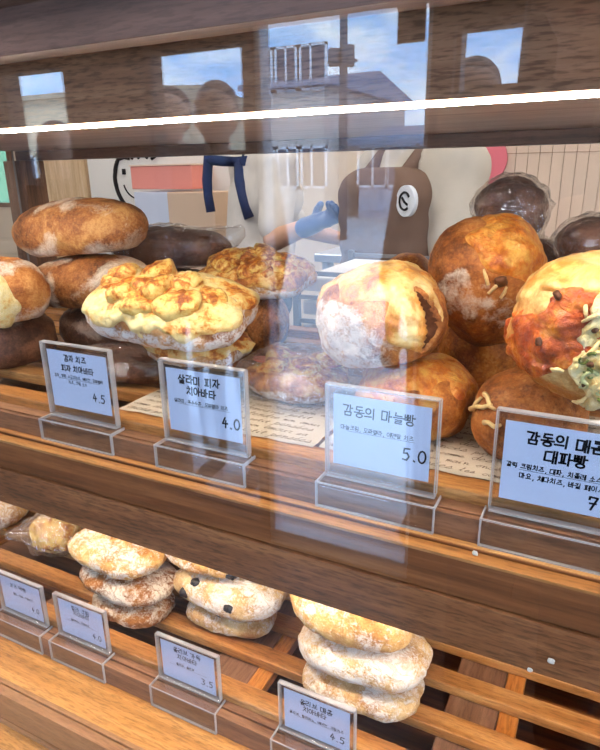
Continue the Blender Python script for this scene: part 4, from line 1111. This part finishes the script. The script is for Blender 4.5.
g2, S = loaf('garlic_bread', 'tall brown garlic bread with flour streaks and browned cheese, leaning on its end', 'bread', at(486, 285, .660), (.056, .054, .068), C_BOULE, 10, ry=-12, rx=8, warp=g2warp, seed=71, n=2.2, lump=.06, flat=.9, sub=6,
    flour=lambda p, d: .14 + .52 * smooth(.80, .96, d.dot(V((-.42, -.88, .14)).normalized()) + .12 * nz(d, 4, 3)) + .40 * smooth(.90, .98, d.dot(V((.22, -.92, -.30)).normalized()) + .06 * nz(d, 5, 4)), bake=lambda p, d: .02 + .1 * nz(d, 2.2, 6))
layer('melted_cheese', S, lambda p, d, n: -.0024 + .0058 * smooth(-.05, .16, d.dot(V((.62, -.30, .72)).normalized()) - .72 + .30 * nz(d, 2.8, 72)), T_ORANGE, g2, lambda p, d: -.05 + .2 * nz(d, 4.5, 73))
for i, (dv, L, yaw) in enumerate((((.18, -.95, .25), .022, .6), ((.05, -.9, .42), .016, 1.7), ((.30, -.93, .10), .012, .9), ((.62, -.75, -.1), .014, .8))):
    q, n = on_surface(S, dv, .001); t = n.cross(V((0, 0, 1))).normalized(); s = n.cross(t); e = t * math.cos(yaw) + s * math.sin(yaw)
    bm = bmesh.new(); add_path(bm, [q - e * L / 2, q + n * .0015, q + e * L / 2], [.0012, .002, .0016], 7); bm_obj('cheese_shred', bm, M_SHRED, g2)
q, n = on_surface(S, (.26, -.93, .30), .0005); c_ = chunk_mesh(.006, .005, .005, 4); surf('charred_flake', c_[0], c_[2], M_CHAR, g2, None, None, c_[1], q)
bs, _S = loaf('garlic_bread', 'brown bread in the dark gap directly beneath the tall leaning garlic bread', 'bread', at(478, 370, .730), (.050, .040, .053), C_GOLD, 0, seed=77, n=2.3, flour=.1, bake=.1, flat=.9)
settle(bs, ZS)
settle(g2, ZS, [gu, ru, bs])

# bread peeping between the two
bt, S = loaf('garlic_bread', 'brown bread peeping out behind the gap between the two big garlic breads', 'bread', at(408, 268, .85), (.050, .048, .072), C_GOLD, 0, seed=75, n=2.3, flour=.15, bake=.08, flat=.95)
settle(bt, ZS)
bt.location.z = max(bt.location.z, ZS + EYE + .06)

# --- spicy leek bread
HX, HY, HZ = .064, .060, .058
sp, S = loaf('spicy_leek_bread', 'big spicy bread topped with red sauce, melted cheese and green leek above the 7 card', 'bread', at(592, 345, .526), (HX, HY, HZ), C_SPICY, 8, ry=8, rx=-4, seed=81, n=2.2, lump=.09, flat=.92, sub=6,
    flour=lambda p, d: .30 + .2 * nz(d, 3, 80), bake=lambda p, d: .06 + .20 * nz(d, 2.4, 82))
def red(p, d):
    if d.y > .1: return -1
    a, b = p.x / HX + .50, p.z / HZ + .06
    u, w = a * .55 + b * .83, a * .83 - b * .55
    return 1 - math.hypot(u / .68, w / .44) + .30 * nz(d, 3.0, 83) + .14 * nz(d, 8, 84)
def leeky(p, d):
    if d.y > .2: return -1
    a, b = p.x / HX - .30, p.z / HZ - .02
    return 1 - math.hypot(a / .62, b / .90) + .32 * nz(d, 3.0, 85) + .12 * nz(d, 8, 88)
def stripe(p, d):
    a, b = p.x / HX, p.z / HZ
    return (1 if d.y < .3 else -1) * (.30 * math.sin((a * .7 - b) * 11 + 2.5 * nz(d, 2, 5)) + .25 * nz(d, 3, 6) + .6 * b - .1)
layer('crust_ridge', S, lambda p, d, n: -.0024 + .0042 * smooth(-.1, .4, stripe(p, d)), T_MELT, sp, lambda p, d: -.02 + .10 * nz(d, 5, 84))
layer('red_sauce', S, lambda p, d, n: -.0024 + (.0058 + .0022 * fbm(d, 7, 83, 3)) * smooth(-.05, .12, red(p, d)), T_SAUCE, sp, lambda p, d: .22 * nz(d, 5, 84) - .04)
layer('melted_cheese', S, lambda p, d, n: -.0024 + (.0078 + .0045 * fbm(d, 6, 86, 4)) * smooth(-.05, .12, leeky(p, d)), T_CREAM, sp, lambda p, d: .24 * nz(d, 5, 87))
rg = random.Random(9)
k = 0
while k < 95:
    dv = V((rg.uniform(-.5, .98), -rg.uniform(.3, 1), rg.uniform(-.7, .8))).normalized()
    q, n = on_surface(S, dv, .0058)
    if leeky(q, dv) < .10: continue
    s = rg.uniform(.0028, .0060); bm = bmesh.new()
    t = n.orthogonal().normalized(); w = n.cross(t)
    span = rg.choice((120, 180, 260)); a0 = rg.uniform(0, 360)
    t2 = (t + n * rg.uniform(-.5, .5)).normalized()
    add_path(bm, [q + (t2 * math.cos(R(a0 + a)) + w * math.sin(R(a0 + a)) * .7) * s for a in range(0, span, 24)], s * .30, 6)
    bm_obj('leek_slice', bm, M_LEEK if k % 5 < 3 else M_LEEKP, sp); k += 1
k = 0
while k < 16:
    dv = V((rg.uniform(-.6, .98), -rg.uniform(.3, 1), rg.uniform(-.3, .9))).normalized()
    q, n = on_surface(S, dv, .0045)
    c_ = chunk_mesh(rg.uniform(.003, .0055), .0026, .002, 90 + k)
    surf('charred_flake', c_[0], c_[2], M_CHAR, sp, None, None, c_[1], q, (rg.uniform(0, 3), rg.uniform(0, 3), rg.uniform(0, 3))); k += 1
k = 0
while k < 22:
    dv = V((rg.uniform(-.6, .9), -rg.uniform(.3, 1), rg.uniform(-.7, .5))).normalized()
    q, n = on_surface(S, dv, .0048)
    if leeky(q, dv) < -.25: continue
    t = n.orthogonal().normalized(); e = (t + V((rg.uniform(-1, 1), rg.uniform(-1, 1), rg.uniform(-1, 1)))); e = (e - n * e.dot(n)).normalized(); L = rg.uniform(.008, .020)
    m_ = n.cross(e) * rg.uniform(-.003, .003)
    bm = bmesh.new(); add_path(bm, [q - e * L / 2, q - e * L * .15 + n * .0015 + m_, q + e * L * .2 + n * .001 + m_ * .5, q + e * L / 2 - n * .002], [.0009, .0017, .0016, .0010], 7); bm_obj('cheese_shred', bm, M_SHRED, sp); k += 1
settle(sp, ZS, [ru])

# --- wrapped dark loaves at the back right
wlow = []
for lab, c, half, sd_ in (('dark loaf in a clear bag directly under the round bagged loaf at the back right', at(536, 290, .825), (.038, .044, .088), 91),
                        ('dark loaf in a clear bag at the far right, behind the spicy leek bread', at(622, 290, .80), (.042, .046, .078), 93)):
    o, S = loaf('wrapped_loaf', lab, 'bread', c, half, C_DARK, 6, seed=sd_, n=2.4, flour=.2, flat=.92)
    wrapper(o, S, sd_, .002, .005, V((-.5, -.5, .7)).normalized(), .02); settle(o, ZS); wlow.append(o)
for lab, c, half, sd_ in (('round dark loaf in a clear shiny bag, highest at the back right', at(511, 208, .815), (.042, .044, .038), 95),
                        ('dark sugary loaf in a clear bag on the bagged pile behind the spicy leek bread', at(600, 245, .765), (.046, .044, .027), 97)):
    o, S = loaf('wrapped_loaf', lab, 'bread', c, half, C_DARK, 20, seed=sd_, n=2.3, flour=.42)
    wrapper(o, S, sd_ + 1, .0015, .0065, V((.3, -.5, -.6)).normalized(), .022); settle(o, ZS, wlow)

# --- lower shelf
def floury(label, c, half, mat, rz, seed, on, group=None, fl=.55, n=2.7, ry=0, sub=5, olives=0):
    o, S = loaf('ciabatta_loaf', label, 'bread', c, half, mat, rz, 0, ry, seed, flour=lambda p, d: fl - .03 + .30 * nz(d, 2.0, seed + 2), bake=lambda p, d: .10 * nz(d, 2.4, seed + 5) + .05, group=group, n=n, nzp=2.3, lump=.07, fine=.03, flat=.8, sub=sub)
    rg = random.Random(seed)
    for i in range(olives):
        dv = V((rg.uniform(-.8, .8), -rg.uniform(.4, .9), rg.uniform(-.2, .6)))
        q, nn = on_surface(S, dv, -.0050); c_ = chunk_mesh(.0085, .0075, .0065, seed + i)
        surf('olive', c_[0], c_[2], M_OLIVE, o, None, None, c_[1], q)
    settle(o, ZL, on); return o
GS = 'floury ciabattas on the lower shelf'
a = floury('brown floury ciabatta at the bottom of the three behind the left 4.0 card', at(136, 622, .590), (.066, .048, .022), C_BROWNF, 2, 101, [], fl=.66)
b = floury('brown floury ciabatta in the middle of the three behind the left 4.0 card', at(131, 598, .592), (.080, .052, .024), C_BROWNF, -2, 103, [a], ry=2, fl=.64)
floury('paler floury ciabatta on top of the brown stack of three', at(122, 566, .592), (.080, .052, .025), C_PALE, 2, 105, [b, a], ry=2, fl=.62)
a = floury('pale olive ciabatta at the bottom of the stack behind the 3.5 card', at(235, 648, .640), (.070, .046, .023), C_OLIVE, 4, 111, [], olives=2)
b = floury('pale ciabatta with dark olive spots, middle of the stack by the 3.5 card', at(231, 616, .632), (.088, .050, .030), C_OLIVE, -4, 113, [a], ry=-2, olives=3, fl=.6)
floury('pale olive ciabatta on top of the stack behind the 3.5 card', at(216, 584, .635), (.076, .050, .026), C_PALE, 4, 115, [b], olives=2, fl=.58)
a = floury('floury ciabatta at the bottom of the tall stack nearest the open slats', at(362, 692, .597), (.078, .048, .024), C_OLIVE, 6, 121, [], fl=.6)
b = floury('floury ciabatta in the middle of the tall stack nearest the open slats', at(364, 668, .600), (.086, .052, .030), C_OLIVE, 2, 123, [a], ry=-2, fl=.68)
floury('golden floury ciabatta on top of the tall stack nearest the open slats', at(350, 628, .598), (.080, .054, .033), C_PALE, -2, 125, [b], ry=4, fl=.55)
a = floury('large pale floury loaf at the left end of the lower shelf', at(0, 536, .680), (.075, .060, .038), C_PALE, 0, 131, [], fl=.66)
bgl, S = loaf('bagged_bread', 'orange crumbed bread in a clear bag beside the brown floury stack', 'bread', at(60, 556, .665), (.046, .040, .036), T_CHUNK, 0, seed=133, n=2.2, lump=.14, fine=.06, bake=.04)
wrapper(bgl, S, 17, .004, .010, V((-.9, -.3, -.1)).normalized(), .05)
settle(bgl, ZL)
bb, S = loaf('ciabatta_loaf', 'floury ciabatta hidden behind the pale olive stack', 'bread', at(284, 622, .745), (.060, .05, .040), C_OLIVE, 0, seed=135, n=2.5, flour=.5)
settle(bb, ZL)

# --- printed baking paper
PAPER = plain('baking_paper', lin(206, 190, 166), .7, .2, 0, 30, .05)
SEPIA = plain('sepia_ink', lin(92, 70, 56), .7, .2)
def paper(label, x0, x1, y0, y1, words, seed):
    o = empty('baking_paper', ((x0 + x1) / 2, (y0 + y1) / 2, ZS + EYE)); tag(o, label, 'paper')
    w, h = (x1 - x0) / 2, (y1 - y0) / 2
    bm = bmesh.new(); nx, ny = 24, 14; g = []
    zf = lambda x, y: .0012 - .0006 * 0 + .0004 * noise.noise(V((x * 40, y * 40, seed)))
    for th in (0, .00025):
        g.append([[bm.verts.new((-w + 2 * w * i / nx + .002 * noise.noise(V((j * .6, 0, seed))), -h + 2 * h * j / ny + .0025 * noise.noise(V((i * .5, 3, seed))), zf(-w + 2 * w * i / nx, -h + 2 * h * j / ny) + th)) for i in range(nx + 1)] for j in range(ny + 1)])
    for L in g:
        for j in range(ny):
            for i in range(nx): bm.faces.new((L[j][i], L[j][i + 1], L[j + 1][i + 1], L[j + 1][i])).smooth = True
    for i in range(nx): bm.faces.new((g[0][0][i], g[0][0][i + 1], g[1][0][i + 1], g[1][0][i]))
    sheet = bm_obj('sheet', bm, PAPER, o)
    bm = bmesh.new(); rg = random.Random(seed); y = -h + .006; k = 0
    while y < h - .008:
        x = -w + rg.uniform(.003, .012)
        while True:
            wd = words[k % len(words)]; k += 1; hh = rg.choice((.0078, .0090, .0112))
            if x + len(wd) * hh * .6 > w - .003: break
            x = write(bm, wd, x, y, hh, .0006, .03, .95, True, True) + .006
        y += .0135
    ink = bm_obj('script_print', bm, SEPIA, sheet, (0, 0, .0021))
    return o
WORDS = ['oncés', 'par', 'hasard', 'demeures', 'petit', 'pensées', 'les', 'comme', 'des', 'traits', 'rien', 'tendre', 'mon', 'amour', 'sa', 'main']
ROMS = set(ROM)
WORDS = [w for w in WORDS if set(w) <= ROMS]
paper('baking paper with sepia script print lying under the bagged salami flatbread', -.48, -.235, .484, .66, WORDS, 3)
paper('baking paper with sepia script print lying under the garlic breads', -.230, .02, .488, .68, WORDS[3:] + WORDS[:3], 7)
paper('baking paper with sepia script print at the right end under the spicy leek bread', .025, .26, .486, .67, WORDS[6:] + WORDS[:6], 9)
M_CRUMBW = plain('dry_crumb', lin(226, 214, 196), .8, .2)
# crumbs fallen on the wood
for i, (px, py, y, s, lab) in enumerate(((475, 553, .4148, .0022, 'white crumb on the dark face below the 5.0 card'), (551, 661, .4142, .0026, 'larger white crumb low on the front beam'), (530, 670, .4142, .0020, 'small white crumb beside the larger one on the front beam'))):
    c_ = chunk_mesh(s, s * .35, s * .9, 200 + i)
    o = surf('crumb', c_[0], c_[2], M_CRUMBW, None, None, None, c_[1], at(px, py, y) ); tag(o, lab, 'crumb')
# ------------------------------------------------------------ light
def ceiling_fill(x, y, label, w=.6, mat=None):
    r = empty('ceiling_fill', (x, y, ZC + EYE)); tag(r, label, 'ceiling light', 'unseen ceiling lights added to light the shop')
    bm = bmesh.new(); add_box(bm, -w / 2 - .03, w / 2 + .03, -w / 2 - .03, w / 2 + .03, -.035, -.001, 0, .004); bm_obj('frame', bm, WHITEFR, r)
    bm = bmesh.new(); add_box(bm, -w / 2, w / 2, -w / 2, w / 2, -.040, -.0355); bm_obj('diffuser', bm, mat or FILLM, r)
FILLM = glow('warm_fill_panel', (1.0, .93, .84, 1), 8.0)
FILLC = glow('cool_fill_panel', (.96, .97, 1.02, 1), 20.0)
for x in (-2.9, -1.2, .5, 2.0):  # out-of-view panels added to light the counter side
    for y in (1.35, 2.65):
        ceiling_fill(x, y, 'unseen square ceiling light added to light the counter side of the shop')
for x, y in ((-2.4, -.35), (-1.3, -.35), (.9, -.35), (1.9, -.35)):  # unseen panels added to brighten the cards and the wood fronts
    ceiling_fill(x, y, 'unseen square ceiling light added to brighten the case front from the customer side', .6, FILLC)

wd = bpy.data.worlds.new('sky'); SC.world = wd; wd.use_nodes = True
t = wd.node_tree; t.nodes.clear()
out = t.nodes.new('ShaderNodeOutputWorld'); bg = t.nodes.new('ShaderNodeBackground')
tc = t.nodes.new('ShaderNodeTexCoord'); n1 = t.nodes.new('ShaderNodeTexNoise'); n1.inputs['Scale'].default_value = 5.5; n1.inputs['Detail'].default_value = 7; n1.inputs['Roughness'].default_value = .6; n1.inputs['Distortion'].default_value = .6
mp = t.nodes.new('ShaderNodeMapping'); mp.inputs['Scale'].default_value = (1, 1, 2.2)
t.links.new(tc.outputs['Generated'], mp.inputs[0]); t.links.new(mp.outputs[0], n1.inputs['Vector'])
rp = t.nodes.new('ShaderNodeValToRGB'); e = rp.color_ramp.elements
e[0].position = .42; e[0].color = (.28, .54, 1.0, 1); e[1].position = .62; e[1].color = (.74, .89, 1.08, 1)
t.links.new(n1.outputs['Fac'], rp.inputs[0]); t.links.new(rp.outputs[0], bg.inputs[0]); bg.inputs[1].default_value = 9.6
t.links.new(bg.outputs[0], out.inputs[0])
for x0, x1, zt, zb in xs:                      # window openings guide the daylight
    L = bpy.data.lights.new('window_portal', 'AREA'); L.shape = 'RECTANGLE'; L.size = x1 - x0; L.size_y = zt - zb; L.cycles.is_portal = True
    o = bpy.data.objects.new('window_portal', L); o.location = ((x0 + x1) / 2, YF - .13, (zt + zb) / 2 + EYE); o.rotation_euler = (R(90), 0, 0); COL.objects.link(o)

sl = bpy.data.lights.new('sun', 'SUN'); sl.energy = 5.0; sl.angle = .02; sl.color = (1.0, .95, .88)
so = bpy.data.objects.new('sun', sl); so.rotation_euler = (R(-48), R(14), 0); so.location = (0, 6, 8); COL.objects.link(so)

# ------------------------------------------------------------ camera
cd = bpy.data.cameras.new('camera'); cam = bpy.data.objects.new('camera', cd); COL.objects.link(cam)
cd.sensor_fit = 'VERTICAL'; cd.sensor_height = 24.0; cd.lens = FPX / 750.0 * 24.0
cd.clip_start = .01; cd.clip_end = 200
# lens axes: right, up, backwards as columns
right = V((AX.x, AY.x, AZ.x)); down = V((AX.y, AY.y, AZ.y)); fwd = V((AX.z, AY.z, AZ.z))
m = Matrix((right, -down, -fwd)).transposed().to_4x4(); m.translation = V((0, 0, EYE))
cam.matrix_world = m
cd.dof.use_dof = False
SC.camera = cam
SC.view_settings.view_transform = 'Standard'; SC.view_settings.look = 'None'; SC.view_settings.gamma = 1.0
SC.view_settings.use_curve_mapping = False; SC.view_settings.exposure = 0.15
SC.cycles.max_bounces = 10; SC.cycles.transparent_max_bounces = 40; SC.cycles.diffuse_bounces = 4; SC.cycles.glossy_bounces = 4
SC.cycles.use_denoising = True; SC.cycles.caustics_reflective = False; SC.cycles.caustics_refractive = False
SC.cycles.sample_clamp_indirect = 8.0
